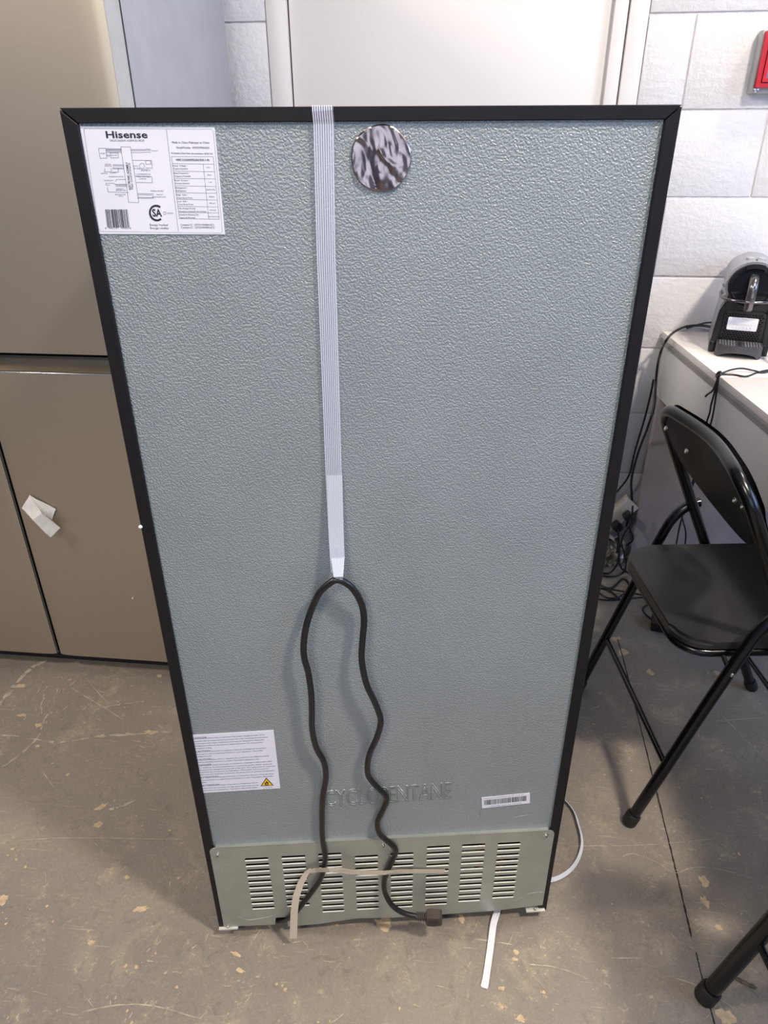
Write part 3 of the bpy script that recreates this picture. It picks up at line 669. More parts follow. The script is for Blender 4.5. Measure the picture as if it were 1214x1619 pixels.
for i in range(n_):
    t = (sp[min(i+1, n_-1)]-sp[max(i-1, 0)]).normalized(); nr.append(Vector((-t.y*.8, t.x*.8, .6)))
ribbon(bm, sp, .0085, nr, .0008)
tag(put('packing_strap', mesh(bm, 'packing_strap', white_tape)), 'white strap looping out from the right side of the wine cooler', 'strap')

# ================================================================ STAINLESS REFRIGERATOR
FX0, FX1, FY = -1.36, -.530, .61; SX = -.945; recess_m = plain('shaded_recess_steel', lin(120, 112, 100), .5, .6, .04, 20); void_m = plain('gap_shade_black', lin(8, 8, 8), .9, **{'Specular IOR Level': .1})  # recess darker than the door steel, its shade put into the colour
fr = empty('refrigerator', ((FX0+FX1)/2, FY+.35, 0)); tag(fr, 'large four-door brushed stainless steel refrigerator standing left behind the wine cooler', 'refrigerator')
MI = Matrix.Translation((-(FX0+FX1)/2, -FY-.35, 0))
def fpart(name, bm, m, parent=None, **kw):
    bmesh.ops.transform(bm, matrix=MI, verts=bm.verts) ; return put(name, mesh(bm, name, m, auto=45), parent or fr, **kw)
bm = bmesh.new(); box(bm, FX0+.002, FX1-.002, FY+.084, FY+.70, .025, 1.80, bev=.003); fpart('cabinet', bm, fridge_side)
bm = bmesh.new(); box(bm, FX0+.008, FX1-.004, FY+.066, FY+.086, .06, 1.78); fpart('door_gasket', bm, rubber)
bm = bmesh.new(); box(bm, FX0+.01, FX1-.01, FY+.035, FY+.08, .004, .05); fpart('kick_plate', bm, black_paint)
bm = bmesh.new(); box(bm, SX-.012, SX+.012, FY+.012, FY+.066, .05, .862); box(bm, SX-.012, SX+.012, FY+.012, FY+.066, .872, 1.78); box(bm, FX0+.01, FX1-.004, FY+.010, FY+.066, .8622, .8715); fpart('door_gap_shade', bm, void_m)  # black strips added between the doors in place of the gaps' shade
for sx in (FX0+.06, FX1-.06):
    for sy in (FY+.12, FY+.64):
        bm = bmesh.new(); lathe(bm, [(.02, 0), (.02, .012), (.01, .014), (.01, .03)], 14, Matrix.Translation((sx, sy, 0))); fpart('levelling_foot', bm, rubber)
def fdoor(name, x0, x1, z0, z1, lab_):
    bm = bmesh.new(); n = 40; prof = []
    for k in range(n+1):
        x = x0+(x1-x0)*k/n; e = 0
        for dd in (x-x0, x1-x):
            if dd < .05: e += .0030*(1-dd/.05)**2
            if dd < .004: e += .002*(1-dd/.004)
        prof.append((x, FY+e))
    prof += [(x1, FY+.008), (x1, FY+.068), (x0, FY+.068), (x0, FY+.008)]
    A = [bm.verts.new((x, y, z0)) for x, y in prof]; B = [bm.verts.new((x, y, z1)) for x, y in prof]; N = len(prof)
    fs = [bm.faces.new((A[i], A[(i+1) % N], B[(i+1) % N], B[i])) for i in range(N)]
    bm.faces.new(A[::-1]); bm.faces.new(B)
    for f in bm.faces: f.normal_update()
    o = fpart(name, bm, [stainless, grey_plastic]); 
    for p_ in o.data.polygons:
        c = p_.center; xw = c.x+(FX0+FX1)/2
        if abs(p_.normal.x) > .9 and (c.y+FY+.35) > FY+.009: p_.material_index = 1
    return o
SX = -.945
for nm_, x0, x1, z0, z1 in (('door', FX0, SX-.0055, .870, 1.79), ('door', SX+.0055, FX1, .870, 1.79), ('door', FX0, SX-.0055, .047, .826), ('door', SX+.0055, FX1, .047, .826)):
    fdoor(nm_, x0, x1, z0, z1, '')
for x0, x1 in ((FX0, SX-.009), (SX+.009, FX1)):
    bm = bmesh.new(); box(bm, x0, x1, FY+.026, FY+.066, .818, .862, bev=.002); fpart('handle_recess', bm, recess_m)
    bm = bmesh.new(); box(bm, x0+.002, x1, FY+.0002, FY+.010, .8235, .8285, bev=.001); fpart('door_top_lip', bm, zinc)
# folded tape scrap and crumbs stuck on it
def fpt(x, y, d=0): return Vector(onpl(x, y, (0, FY-d, 0), (0, 1, 0)))
bm = bmesh.new()
a_, b_, c_, d_, e_, f_, g_ = fpt(47, 783, .002), fpt(88, 805, .004), fpt(82, 822, .006), fpt(35, 803, .006), fpt(66, 812, .022), fpt(95, 835, .018), fpt(80, 850, .026)
h_ = fpt(52, 822, .024)
for q in ((a_, b_, c_, e_), (a_, e_, h_, d_), (e_, c_, f_), (e_, f_, g_, h_)):
    vs_ = [bm.verts.new(p) for p in q]; bm.faces.new(vs_)
bmesh.ops.remove_doubles(bm, verts=bm.verts, dist=1e-5); r_ = bmesh.ops.subdivide_edges(bm, edges=bm.edges[:], cuts=3, use_grid_fill=True)
for v in bm.verts: v.co += Vector((0, mn.noise(v.co*90)*.0022, mn.noise(v.co*70+Vector((5, 5, 5)))*.0008))
bmesh.ops.solidify(bm, geom=bm.faces[:], thickness=.0006)
tag(put('tape_scrap', mesh(bm, 'tape_scrap', plain('white_paper_tape', lin(224, 220, 212), .6, 0, .02, 40), smooth=False)), 'crumpled scrap of white tape stuck to the refrigerator door', 'tape')
for (x, y), lb in (((210, 946), 'tiny white foam crumb on the lower refrigerator door'),):
    p = fpt(x, y, .0022); b_ = bmesh.new(); bmesh.ops.create_icosphere(b_, subdivisions=1, radius=.0028)
    for v in b_.verts: v.co *= random.uniform(.75, 1.15)
    o = put('foam_crumb', mesh(b_, 'foam_crumb', paper)); o.location = p; tag(o, lb, 'crumb')
p = onz(46, 1036, .05); b_ = bmesh.new(); box(b_, -.003, .003, -.002, .002, -.0025, .0025, bev=.0006)
o = put('cardboard_crumb', mesh(b_, 'cardboard_crumb', beige_chip)); o.location = fpt(46, 1036, .0); o.location.y = FY+.033; o.location.z = .045; tag(o, 'tiny tan crumb caught at the foot of the refrigerator door', 'crumb')

# ================================================================ DESKS
DA = math.radians(4.9); D0 = Vector((.667, 1.352, 0))                # far left corner; local -y runs towards the camera
seam_y = -np.linalg.norm(onz(1137, 596, .76)[:2]-np.array([.667, 1.352]))
def desk(y1, y0, label):
    t = empty('desk', D0+Vector(rz(DA, (.30, (y0+y1)/2, 0))), DA); tag(t, label, 'desk')
    M_ = Matrix.Translation((-.30, -(y0+y1)/2, 0))
    def pt(name, m, *a, bev=.001, **kw):
        bm = bmesh.new(); box(bm, *a, bev=bev)
        for v in bm.verts:
            if y1 == 0 and v.co.y > -.07: v.co.y -= v.co.x*math.tan(DA)      # trimmed to follow the wall
        bmesh.ops.transform(bm, matrix=M_, verts=bm.verts); return put(name, mesh(bm, name, m, auto=40), t, **kw)
    g_ = .0008
    pt('desktop', lam_top, .001, .62, y0+g_, y1-g_, .742, .760)
    pt('edge_band', lam_edge, -.0005, .62, y0+g_, y1-g_, .7325, .7415); pt('edge_band', lam_edge, .002, .62, y0+g_, y1-g_, .723, .732)
    pt('apron', lam_side, .005, .024, y0+.022, y1-.022, .578, .7225)
    pt('apron_end', lam_side, .004, .024, y1-.020, y1-g_, .578, .7225); pt('apron_end', lam_side, .004, .024, y0+g_, y0+.020, .578, .7225)
    if y1 == 0: pt('end_panel', lam_base, .006, .60, y1-.060, y1-.040, .0, .7225)
    else: pt('end_panel', lam_base, .026, .60, y0+.025, y0+.045, .0, .7225)
    pt('apron', lam_side, .596, .615, y0+.022, y1-.022, .578, .7225)
    return t
desk(0, seam_y, 'pale laminate desk standing against the block wall, carrying the coffee machine')
desk(seam_y-.001, seam_y-1.05, 'white laminate desk nearer the camera, behind the folding chair')
DT = .76
def dpl(x, y, off=0):                                                # point on the desk's left face
    n = rz(DA, (1, 0, 0)); return Vector(onpl(x, y, np.array(D0)+n*off, n))

# ================================================================ COFFEE MACHINE
mc = onz(1169, 567, DT); cm = empty('coffee_machine', (mc[0]+.022, mc[1]+.098, DT), math.radians(-16)); cm.scale = (1.1, 1, 1); tag(cm, 'small black capsule coffee machine with grey dome standing on the desk', 'coffee machine')
shell = plain('silver_shell', lin(150, 150, 156), .32, .15, .04, 20); cblk = plain('machine_black', lin(22, 21, 25), .3, 0, .1, 30)
def sil(s=1.0, zb=.0):                                              # front silhouette: round head, waist, flared foot
    pts = []
    R_ = .056*s; cz = .170
    for k in range(25):
        q = math.radians(-28+236*k/24); pts.append((R_*math.cos(q), cz+R_*math.sin(q)))
    left = [(-.047*s, .138), (-.050*s, .130), (-.056*s, .112), (-.058*s, .085), (-.061*s, .04), (-.063*s, zb)]
    return pts+left+[(-x, z) for x, z in left[::-1]]
def mpart(name, bm, m, parent=cm, **kw): return put(name, mesh(bm, name, m, auto=35), parent, **kw)
bm = bmesh.new(); prism(bm, sil(1.0), 'y', -.035, .13); bmesh.ops.bevel(bm, geom=[e for e in bm.edges if abs(e.verts[0].co.y-e.verts[1].co.y) < 1e-5], offset=.008, segments=3, affect='EDGES'); mpart('shell', bm, shell)
bm = bmesh.new(); prism(bm, sil(.90, .002), 'y', -.048, -.034); bmesh.ops.bevel(bm, geom=[e for e in bm.edges if abs(e.verts[0].co.y-e.verts[1].co.y) < 1e-5 and e.verts[0].co.y < -.04], offset=.004, segments=2, affect='EDGES'); mpart('front_frame', bm, cblk)
Rx = Matrix.Rotation(PI/2, 4, 'X')
olathe('face_disc', plain('gloss_black', lin(20, 19, 24), .15, 0, .05, 30), cm, [(.046, 0), (.046, .006), (.044, .008), (.041, .008), (.040, .0065), (0, .0075)], 40, (0, -.046, .166), Rx)
bm = bmesh.new(); prism(bm, [(.047*math.cos(math.radians(q)), .047*math.sin(math.radians(q))) for q in range(65, 116, 5)]+[(.058*math.cos(math.radians(q)), .058*math.sin(math.radians(q))) for q in range(112, 67, -5)], 'y', -.062, -.04)
o = mpart('lever_grip', bm, cblk); o.location = (0, 0, .166)
gun = plain('gun_metal', lin(120, 116, 116), .22, .8, .05, 40)
otube('spout', gun, cm, spline([(0, -.052, .190), (0, -.066, .186), (0, -.078, .172), (0, -.080, .150), (0, -.078, .116)]), [.004]+[.0105]*31+[.0095], 18)
otube('lever_loop', chrome, cm, spline([(-.058, -.01, .150), (-.062, -.030, .146), (-.060, -.060, .142), (-.045, -.088, .141), (0, -.104, .141), (.045, -.088, .141), (.060, -.060, .142), (.062, -.030, .146), (.058, -.01, .150)]), .0034, 12)
for sx in (-1, 1):
    olathe('lever_pivot', grey_plastic, cm, [(.009, 0), (.009, .005), (.006, .007), (0, .007)], 18, (sx*.054, -.012, .148), Matrix.Rotation(sx*PI/2, 4, 'Y'))
    olathe('cup_button', grey_plastic, cm, [(.0095, 0), (.0095, .0035), (.007, .005), (0, .005)], 20, (sx*.012, .02, .2235))
obox('slider_slot', cblk, cm, -.0015, .0015, -.018, .002, .2255, .2275)
# grille with real holes in a staggered pattern
gl = [rrect(-.044, .044, .032, .108, .010)]
row = 0; z = .037
while z < .104:
    x = -.040+(.0031 if row % 2 else 0)
    while x < .0405:
        if not (-.034 < x < .030 and .059 < z < .093): gl.append([(x+.0022*math.cos(q), z+.0019*math.sin(q)) for q in [k*PI/3 for k in range(6)]][::-1])
        x += .0062
    z += .0052; row += 1
gr = outline_mesh('grille', gl, -.0530, -.0500, cblk, cm)
obox('grille_backing', plain('void_black', (.004, .004, .004, 1), .9), cm, -.044, .044, -.0495, -.0478, .032, .108)
pl = outline_mesh('info_sticker', [rrect(-.034, .030, .060, .092, .003)], -.0543, -.0533, paper, cm)
P = Print(-.0546); P.text('CAPSULES', (-.006, .0880), (.006, .0880), .0014, .01); P.text('Press and hold lungo and espresso keys', (-.022, .0745), (.019, .0745), .0014); P.text('simultaneously when the machine is off', (-.022, .072), (.018, .072), .001)
for k in range(6): P.poly([(-.022+k*.0075, .066), (-.0205+k*.0075, .066), (-.0205+k*.0075, .0675), (-.022+k*.0075, .0675)])
P.line((-.022, .0625), (.019, .0625), .0003); P.line((-.005, .0690), (.008, .0655), .0003); P.text('CE', (.014, .066), (.018, .066), .002); P.make('grey_print', greyink, pl)
tray_m = plain('tray_grey', lin(62, 61, 66), .42, 0, .08, 60)
# drip tray: rounded ribbed shelf over an arched foot
bm = bmesh.new(); arc = [(-.048, -.050), (.048, -.050)]+[(.050*math.cos(math.radians(q)), -.080-.036*math.sin(math.radians(q))) for q in range(0, 181, 12)]
prism(bm, arc, 'z', .020, .032); mpart('drip_tray', bm, tray_m, label='dark grey drip tray')
dt = bpy.data.objects['drip_tray']
for k in range(15):
    x = -.042+k*.006
    if abs(x) < .006: continue
    L_ = .028*math.sqrt(max(0, 1-(x/.05)**2)); obox('tray_rib', plain('rib_grey', lin(104, 103, 106), .5) if k == 0 else bpy.data.materials['rib_grey'], dt, x-.0018, x+.0018, -.083-L_*.85, -.055, .032, .0332)
obox('tray_slot', bpy.data.materials['void_black'], dt, -.0035, .0035, -.106, -.062, .0321, .0328)
o3 = [(-.050, .0)]+[(-.040, 0)]+[(-.040+.080*k/12, .019*math.sin(PI*k/12)**.6) for k in range(1, 12)]+[(.040, 0), (.050, 0), (.049, .020), (-.049, .020)]
bm = bmesh.new()
def ay(x): return -.080-.036*math.sqrt(max(0, 1-(min(abs(x), .0499)/.05)**2))
n_ = 24; prev = None
for k in range(n_+1):
    x = -.050+.100*k/n_; u = max(0, 1-(x/.041)**2); zb = .0155*u**.5 if abs(x) < .041 else 0
    cur = [bm.verts.new((x, ay(x), .020)), bm.verts.new((x, ay(x)+.001, zb)), bm.verts.new((x, ay(x)+.006, zb)), bm.verts.new((x, ay(x)+.006, .020))]
    if prev:
        for i in range(4): bm.faces.new((prev[i], prev[(i+1) % 4], cur[(i+1) % 4], cur[i]))
    else: bm.faces.new(cur)
    prev = cur
bm.faces.new(prev); mpart('tray_arch', bm, tray_m, dt)
obox('tray_cavity_shade', bpy.data.materials['void_black'], dt, -.044, .044, -.072, -.045, .0, .019, bev=.001)  # black block painted as the shade inside the arched foot
for sx in (-1, 1):
    bm = bmesh.new(); box(bm, min(sx*.050, sx*.064), max(sx*.050, sx*.064), -.062, -.03, 0, .030, bev=.004); mpart('front_foot', bm, cblk)
    bm = bmesh.new(); prism(bm, [(sx*.050, .0), (sx*.064, .0), (sx*.0575, .105), (sx*.049, .128), (sx*.045, .110)], 'y', -.058, -.03); bmesh.ops.bevel(bm, geom=bm.edges[:], offset=.002, segments=2, affect='EDGES'); mpart('front_rail', bm, cblk)

# cords on and beside the desk
yw = lambda x, y, Y=1.335: Vector(onpl(x, y, (0, Y, 0), (0, 1, 0)))
c1 = [yw(1150, 520, 1.30), yw(1125, 517, 1.32), yw(1105, 514.5, 1.33), yw(1082, 517, 1.33), Vector(onz(1064, 526, DT+.008)), Vector(onz(1054, 537, DT+.007))]
c1 += [dpl(1046, 552, -.014), dpl(1040, 575, -.018), dpl(1036.5, 605, -.014), dpl(1034, 640, -.02), dpl(1025, 672, -.03)]
c1 += [Vector(onpl(x, y, (0, 1.31, 0), (0, 1, 0))) for x, y in [(1008, 718), (998, 760), (999, 800), (990, 832)]]
tag(otube('power_cable', cord_black, None, spline(c1, 7), .0036, 8), 'black cable arching off the desk corner down to the power strip', 'cable')
c2_ = [yw(1145, 510, 1.31), yw(1120, 510, 1.335), yw(1105, 513, 1.342), yw(1085, 519.5, 1.344)]
tag(otube('short_cable', cord_black, None, spline(c2_, 6), .0026, 8), 'short black cable end lying on the desk corner behind the coffee machine', 'cable')
c3 = [Vector(onpl(x, y, (0, 1.33, 0), (0, 1, 0))) for x, y in [(1033, 600), (1028, 625), (1018, 665), (1004, 712), (994, 752), (975, 778), (960, 800), (940, 830)]]
tag(otube('power_cable', cord_black, None, spline(c3, 6), .0030, 8), 'black cable hanging down the wall just left of the desk end', 'cable')
c4 = [Vector(onz(1222, 586, DT+.0035)), Vector(onz(1205, 589, DT+.0035)), Vector(onz(1190, 585.5, DT+.006)), Vector(onz(1172, 582.5, DT+.010)), Vector(onz(1155, 585, DT+.010)), Vector(onz(1140, 590.5, DT+.005))]
c4 += [dpl(1136, 592, -.006), dpl(1133, 603, -.008), dpl(1130, 618, -.007), dpl(1124, 640, -.005), dpl(1122, 652, -.005), dpl(1117, 668, -.004), dpl(1110, 700, -.004), dpl(1100, 745, .014), dpl(1085, 790, .014), dpl(1078, 815, .014), dpl(1084, 842, .014), dpl(1082, 870, .014)]
tag(otube('desk_cable', cord_black, None, spline(c4, 6), .0022, 8), 'thin black cable draped over the desk edge, running along the desktop', 'cable')
c5 = [Vector(onz(1226, 583, DT+.0025)), Vector(onz(1200, 588, DT+.0025)), Vector(onz(1180, 595, DT+.0025)), Vector(onz(1160, 592.5, DT+.0025)), Vector(onz(1142, 592, DT+.0025))]
c5 += [dpl(1137, 594, -.004), dpl(1134, 612, -.005), dpl(1131, 630, -.004), dpl(1128, 650, -.004), dpl(1124, 668, -.004), dpl(1112, 715, -.003), dpl(1096, 765, .016), dpl(1084, 800, .016), dpl(1075, 830, .016), dpl(1068, 866, .016)]
tag(otube('desk_cable', cord_black, None, spline(c5, 6), .0022, 8), 'second thin black cable kinking across the desktop before dropping over the edge', 'cable')
c6 = [dpl(1136, 593, -.007), dpl(1131, 608, -.008), dpl(1126, 618, -.008), dpl(1119, 623, -.010), dpl(1115, 627, -.012)]
tag(otube('cable_stub', cord_black, None, spline(c6, 5), .0024, 8), 'cut black cable stub sticking out below the desk edge knot', 'cable')
bm = bmesh.new(); kc = dpl(1136, 592, -.006)
tube(bm, [kc+Vector((.006*math.cos(q)*.6, .009*math.sin(q), .006*math.cos(q))) for q in [k*PI/6 for k in range(12)]], .0026, 8, closed=True)
tag(put('cable_knot', mesh(bm, 'cable_knot', cord_black, smooth=True)), 'small black cable loop hooked on the desk edge', 'cable')
px_ = onz(1211, 575, DT); bm = bmesh.new()
tube(bm, spline([(0, 0, .0085), (.004, -.004, .03), (.006, .01, .055), (.010, .03, .058), (.016, .05, .03), (.018, .06, .006)], 6), .0065, 10)
o = put('power_cable', mesh(bm, 'power_cable', cord_black, smooth=True)); o.location = px_+np.array([.014, 0, 0]); tag(o, 'thick black cord humped on the desk right of the coffee machine', 'cable')

# power strip, plugs and coiled cables behind the desk end
ps = empty('power_strip', (0, 0, 0)); tag(ps, 'white power strip with black plugs, leaning at the wall beside the desk', 'power strip')
Wp = lambda x, y, Y=1.31: Vector(onpl(x, y, (0, Y, 0), (0, 1, 0)))
pa, pb = Wp(945, 838), Wp(1000, 792); dv = (pb-pa).normalized(); ps.location = pa
perp = Vector((-dv.z, 0, dv.x)); W_ = .024; pa2 = pa-dv*.12
def obb(name, c, hx, hy, hz, m, parent, bev=.002):
    bm = bmesh.new(); box(bm, -hx, hx, -hy, hy, -hz, hz, bev=bev)
    M_ = Matrix((( dv.x, 0, perp.x, 0), (0, 1, 0, 0), (dv.z, 0, perp.z, 0), (0, 0, 0, 1)))
    bmesh.ops.transform(bm, matrix=Matrix.Translation(Vector(c)-ps.location) @ M_, verts=bm.verts); return put(name, mesh(bm, name, m, auto=40), parent)
cen = (pa2+pb)/2; obb('strip_body', cen, (pb-pa2).length/2, .020, W_, plain('ivory_plastic', lin(214, 206, 190), .4, 0, .04, 20), ps)
for k, f in enumerate((.30, .50, .70, .88)):
    c = pa2+(pb-pa2)*f-perp*.010+Vector((0, -.036, -.008))
    b_ = obb('black_plug', c, .013, .015, .016, cord_black, ps, .004); b_.name = 'plug'
    s_ = c+Vector((0, -.012, 0))-ps.location
    otube('plug_cord', cord_black, b_, spline([s_, s_+Vector((.004, -.014, -.03)), s_+Vector((.01*(k-1), -.008, -.07)), s_+Vector((.006, .0, -.10))], 6), .0032, 8)
ends = Wp(985, 905, 1.2)
for i, (pp, lb) in enumerate((
    ([(1000, 800), (998, 825), (985, 848), (978, 880), (985, 905), (1000, 935)], 'black cable dropping from the power strip to the floor by the desk'),
    ([(976, 860), (978, 885), (965, 905), (945, 915), (925, 925)], 'black cable looping towards the cooler below the power strip'),
    ([(982, 860), (990, 885), (985, 905), (965, 912), (930, 905)], 'thin cable loop resting against the crumpled plastic'))):
    P3 = [Vector(onpl(x, y, (0, 1.24-.02*i, 0), (0, 1, 0))) for x, y in pp]; P3 = [Vector((p.x, p.y, max(p.z, .006))) for p in P3]
    tag(otube('power_cable', cord_black, None, spline(P3, 6), .0030, 8), lb, 'cable')
for i, (pp, lb) in enumerate((
    ([(940, 920), (965, 930), (985, 915), (995, 930), (985, 950), (965, 935), (950, 930)], 'black cable coil on the floor nearest the wall'),
    ([(930, 925), (960, 945), (985, 940), (1000, 915), (985, 900)], 'black cable curving on the floor beside the desk base'),
    ([(925, 935), (950, 948), (985, 948), (1020, 945), (1050, 955)], 'black cable lying on the floor and running under the folding chair'),
    ([(930, 930), (965, 932), (1000, 938), (1040, 946), (1060, 950)], 'second black cable on the floor passing under the chair seat'))):
    tag(otube('floor_cable', cord_black, None, spline([Vector(onz(x, y, .0036+.0062*i)) for x, y in pp], 7), .0030, 8), lb, 'cable')
# crumpled clear plastic
bm = bmesh.new(); cpt = Wp(957, 895, 1.27)
for i in range(13):
    for k in range(13): bm.verts.new((cpt.x-.05+.1*i/12, 1.27+.05*mn.noise(Vector((i*.5, k*.5, 1))), .006+.125*k/12*(1-.3*abs(i-6)/6)+.012*mn.noise(Vector((i*.7, k*.7, 4)))))
bm.verts.ensure_lookup_table()
for i in range(12):
    for k in range(12): bm.faces.new([bm.verts[a] for a in (i*13+k, (i+1)*13+k, (i+1)*13+k+1, i*13+k+1)])
tag(put('plastic_bag', mesh(bm, 'plastic_bag', plain('crumpled_plastic', lin(196, 186, 170), .15, .3, .2, 60))), 'crumpled shiny plastic bag on the floor at the wall', 'bag')
# black adapter on the floor under the chair
ad = onz(1043, 1000); t = empty('power_adapter', (ad[0]+.045, ad[1]+.02, 0), math.radians(-14)); tag(t, 'flat black power adapter box on the floor under the folding chair', 'adapter')
obox('housing', black_paint, t, -.065, .075, -.032, .032, .001, .030, bev=.003); obox('rim', dark_void, t, -.062, .072, -.033, .033, .014, .016)
otube('lead', cord_black, t, spline([(-.06, .0, .015), (-.085, .02, .02), (-.09, .06, .01), (-.07, .10, .006)], 6), .003, 8)

# ================================================================ FOLDING CHAIRS
WD = .405
_N = onz(993, 1301); _R = onz(1185, 1083); vx = _R-_N; Lv = math.hypot(vx[0], vx[1]); DP = math.sqrt(Lv**2-WD**2)
aw = math.atan2(vx[1], vx[0])+math.acos(WD/Lv); AD = aw-PI/2                  # heading of the depth axis
def chair(label, r=.0118):
    t = empty('folding_chair', (0, 0, 0), 0); tag(t, label, 'chair', 'black folding chairs beside the desks')
    ox, oy = DP/2, WD/2
    q = lambda d, w_, z: Vector((d-ox, w_-oy, z))
    post = lambda z: DP-(DP-.067)*z/.785
    bowf = lambda f: .024*math.sin(PI*f)**1.6
    ia, ib = .013, WD-.013                                           # back posts run inside the front legs
    # back frame: one bent tube, rear foot - post - top rail - post - rear foot
    pts = [q(post(.018), ia, .018), q(post(.3), ia, .3), q(post(.56), ia, .56), q(post(.69), ia, .69)]
    for k in range(1, 7):
        a_ = PI/2*k/6; pts.append(q(post(.720+.065*math.sin(a_))+bowf(.065*(1-math.cos(a_))/(ib-ia)), ia+.065*(1-math.cos(a_)), .720+.065*math.sin(a_)))
    half = list(pts)
    for k in range(1, 12):
        f = k/12; w_ = ia+.065+(ib-ia-.13)*f; pts.append(q(post(.785)+bowf((w_-ia)/(ib-ia)), w_, .785))
    pts += [Vector((p.x, -p.y, p.z)) for p in half[::-1]]
    otube('back_frame', chair_black, t, pts, r, 16)
    for w_ in (0, WD):
        s = 1 if w_ == 0 else -1
        leg = [q(.006, w_, .018), q(.050, w_, .17), q(.098, w_, .335), q(.140, w_, .470), q(.152, w_, .500), q(.170, w_, .525), q(.194, w_, .540), q(.206, w_, .543)]
        lg = otube('leg', chair_black, t, spline(leg, 4), r*.95, 16)
        ft = olathe('rubber_foot', rubber, lg, [(r+.0015, 0), (r+.0033, .004), (r+.0033, .026), (r+.0015, .030)], 18, q(.0, w_, 0), Matrix.Rotation(.29, 4, 'Y'))
        olathe('rivet', dark_void, lg, [(.004, 0), (.003, .0015), (0, .002)], 12, q(.198, w_-s*.0115, .541), Matrix.Rotation(s*PI/2, 4, 'X'))
        olathe('rivet', zinc, lg, [(.0045, 0), (.0035, .002), (0, .003)], 12, q(.120, w_-s*.0115, .410), Matrix.Rotation(s*PI/2, 4, 'X'))
    for w_ in (ia, ib): olathe('rubber_foot', rubber, t, [(r+.0015, 0), (r+.0033, .004), (r+.0033, .026), (r+.0015, .030)], 18, q(DP, w_, 0), Matrix.Rotation(-.44, 4, 'Y'))
    otube('crossbar', chair_black, t, [q(.050, 0, .165), q(.050, WD, .165)], .0062, 12)
    otube('crossbar', chair_black, t, [q(post(.15), ia, .15), q(post(.15), ib, .15)], .0062, 12)
    # seat
    zs = .436; out = [(u-ox, v-oy) for u, v in rrect(.035, .405, .030, WD-.030, .060, 8)]
    bm = bmesh.new(); prism(bm, out, 'z', zs, zs+.016)
    bmesh.ops.bevel(bm, geom=[e for e in bm.edges if e.verts[0].co.z > zs+.01 and e.verts[1].co.z > zs+.01], offset=.007, segments=4, affect='EDGES')
    put('seat', mesh(bm, 'seat', chair_vinyl, auto=60), t)
    sf = [q(u, v, zs-.012) for u, v in rrect(.042, .395, .036, WD-.036, .055, 6)]
    otube('seat_frame', chair_black, t, sf, .0085, 10, closed=True)
    for v in (.036, WD-.036): otube('seat_bracket', dark_void, t, [q(.120, v, zs-.014), q(.120, 0 if v < .1 else WD, .410)], .0045, 8)
    # backrest: curved sheet with a lens shaped lower edge, and its rear skin
    def sheet(name, dd, ztop, grow, th, m):
        bm = bmesh.new(); NU, NV = 28, 10; G_ = []
        for a_ in range(NU+1):
            f = a_/NU; w_ = ia+(ib-ia)*f; e = min(f, 1-f)*(ib-ia); zt_ = ztop-(.055-math.sqrt(max(0, .055**2-(.055-min(e, .055))**2)))
            zl = .672-.092*math.sin(PI*f)**1.25-grow; bow = bowf(f)
            G_.append([bm.verts.new(q(post(zl+(zt_-zl)*b_/NV)+bow+dd-.004*math.sin(PI*b_/NV), w_, zl+(zt_-zl)*b_/NV)) for b_ in range(NV+1)])
        for A, B in zip(G_, G_[1:]):
            for k in range(NV): bm.faces.new((A[k], A[k+1], B[k+1], B[k]))
        bmesh.ops.solidify(bm, geom=bm.faces[:], thickness=th); return put(name, mesh(bm, name, m, auto=50), t)
    bk = sheet('backrest', -.004, .780, 0, .0016, chair_vinyl)
    sheet('backrest_rear_skin', .020, .796, .004, .0045, chair_black)
    for f, z in ((.95, .735), (.78, .712), (.22, .712), (.05, .735)):
        w_ = ia+(ib-ia)*f; d_ = post(z)+bowf(f)-.0085
        s = olathe('screw', zinc, bk, [(.0065, 0), (.0065, .0012), (.0045, .0030), (.002, .0026), (0, .0018)], 16, q(d_, w_, z), Matrix.Rotation(-PI/2+.44, 4, 'Y'))
    return t
def place(t, nx, ny):                                                # (nx, ny): where the front foot on the camera side stands
    off = rz(AD, (DP/2, WD/2, 0)); t.location = (nx+off[0], ny+off[1], 0); t.rotation_euler = (0, 0, AD)
ch1 = chair('whole black folding chair standing between the wine cooler and the desk'); place(ch1, _N[0], _N[1])
ch2 = chair('black folding chair cut off at the bottom right, only a leg in view', .0145)
ff = onz(1112, 1578); wv = rz(AD, (0, 1, 0)); place(ch2, ff[0]-wv[0]*WD, ff[1]-wv[1]*WD)
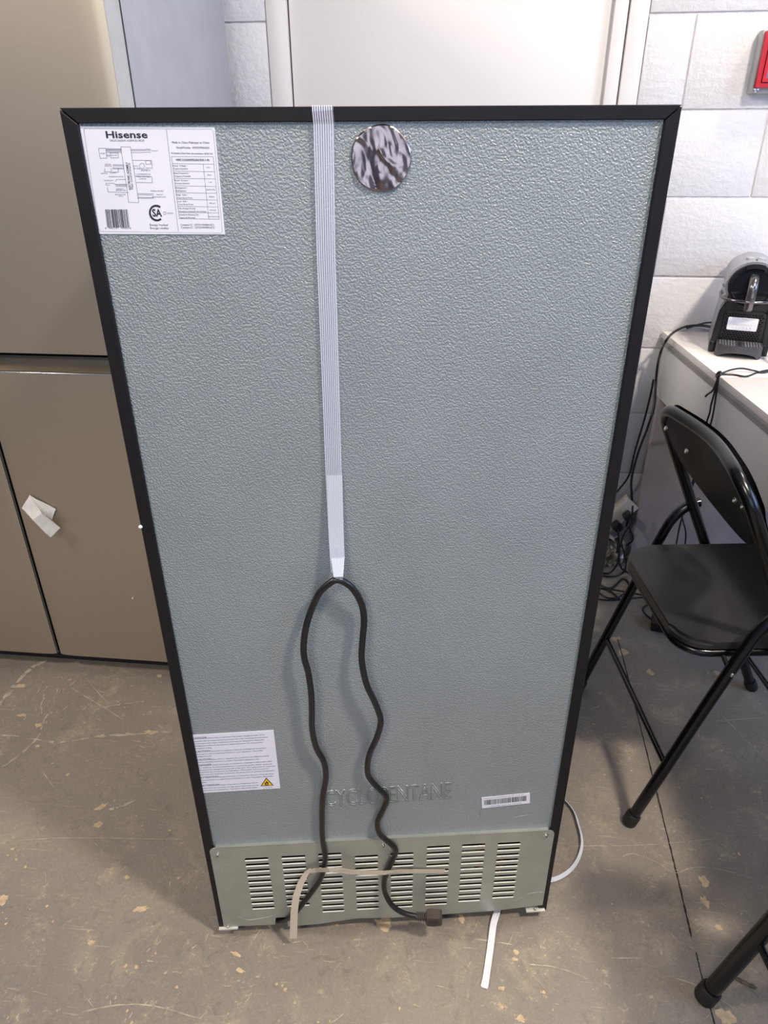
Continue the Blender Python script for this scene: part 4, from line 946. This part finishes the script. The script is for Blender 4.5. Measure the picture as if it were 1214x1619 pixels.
ch1['group'] = ch2['group'] = 'black folding chairs beside the desks'
# a curl of debris on the floor
bm = bmesh.new(); c_ = onz(1178, 1555); 
for k in range(7):
    pass
tube(bm, [Vector((c_[0]-.016+.005*k, c_[1]+.004-.0022*k+.001*(k % 2), .004)) for k in range(7)], [.0026, .0036, .0032, .0036, .0030, .0032, .0016], 7)
tag(put('bark_sliver', mesh(bm, 'bark_sliver', plain('brown_debris', lin(92, 80, 66), .8, 0, .3, 90, .0006))), 'small brown sliver of debris on the floor behind the front chair leg', 'debris')

# ================================================================ RED FRAMED WALL BOX
wb = empty('wall_box', (.90, WY-.022, 1.45)); tag(wb, 'red framed box with grey housing mounted on the block wall, cut off at the right', 'wall box')
WBY = -.028
fx0 = onpl(1190, 139, (0, WY-.03, 0), (0, 1, 0)); x0 = fx0[0]-.90; z0 = fx0[2]-1.45
fx1 = onpl(1209, 50, (0, WY-.03, 0), (0, 1, 0)); z1 = fx1[2]-1.45
bm = bmesh.new(); box(bm, x0-.004, x0+.26, -.012, .020, z0-.012, z1+.004, bev=.003); put('housing', mesh(bm, 'housing', grey_plastic, auto=40), wb)
def ringf(name, i0, i1, ya, yb, m):
    o_ = [(x0+i0, z0+i0), (x0+.25-i0, z0+i0), (x0+.25-i0, z1-i0), (x0+i0, z1-i0)]; n_ = [(x0+i1, z0+i1), (x0+.25-i1, z0+i1), (x0+.25-i1, z1-i1), (x0+i1, z1-i1)]
    outline_mesh(name, [o_, n_[::-1]], ya, yb, m, wb)
ringf('frame', 0, .010, -.026, -.012, red_plastic); ringf('frame', .0112, .0190, -.030, -.012, red_plastic)
obox('frame_groove', plain('dark_red', lin(96, 14, 24), .5), wb, x0+.009, x0+.241, -.018, -.012, z0+.009, z1-.009)
obox('glass_pane', plain('blue_grey_glass', lin(108, 122, 148), .1), wb, x0+.018, x0+.232, -.024, -.017, z0+.018, z1-.018)
olathe('hinge_screw', zinc, wb, [(.006, 0), (.006, .003), (.003, .004), (0, .004)], 14, (x0+.006, -.013, z0-.004), Rx)
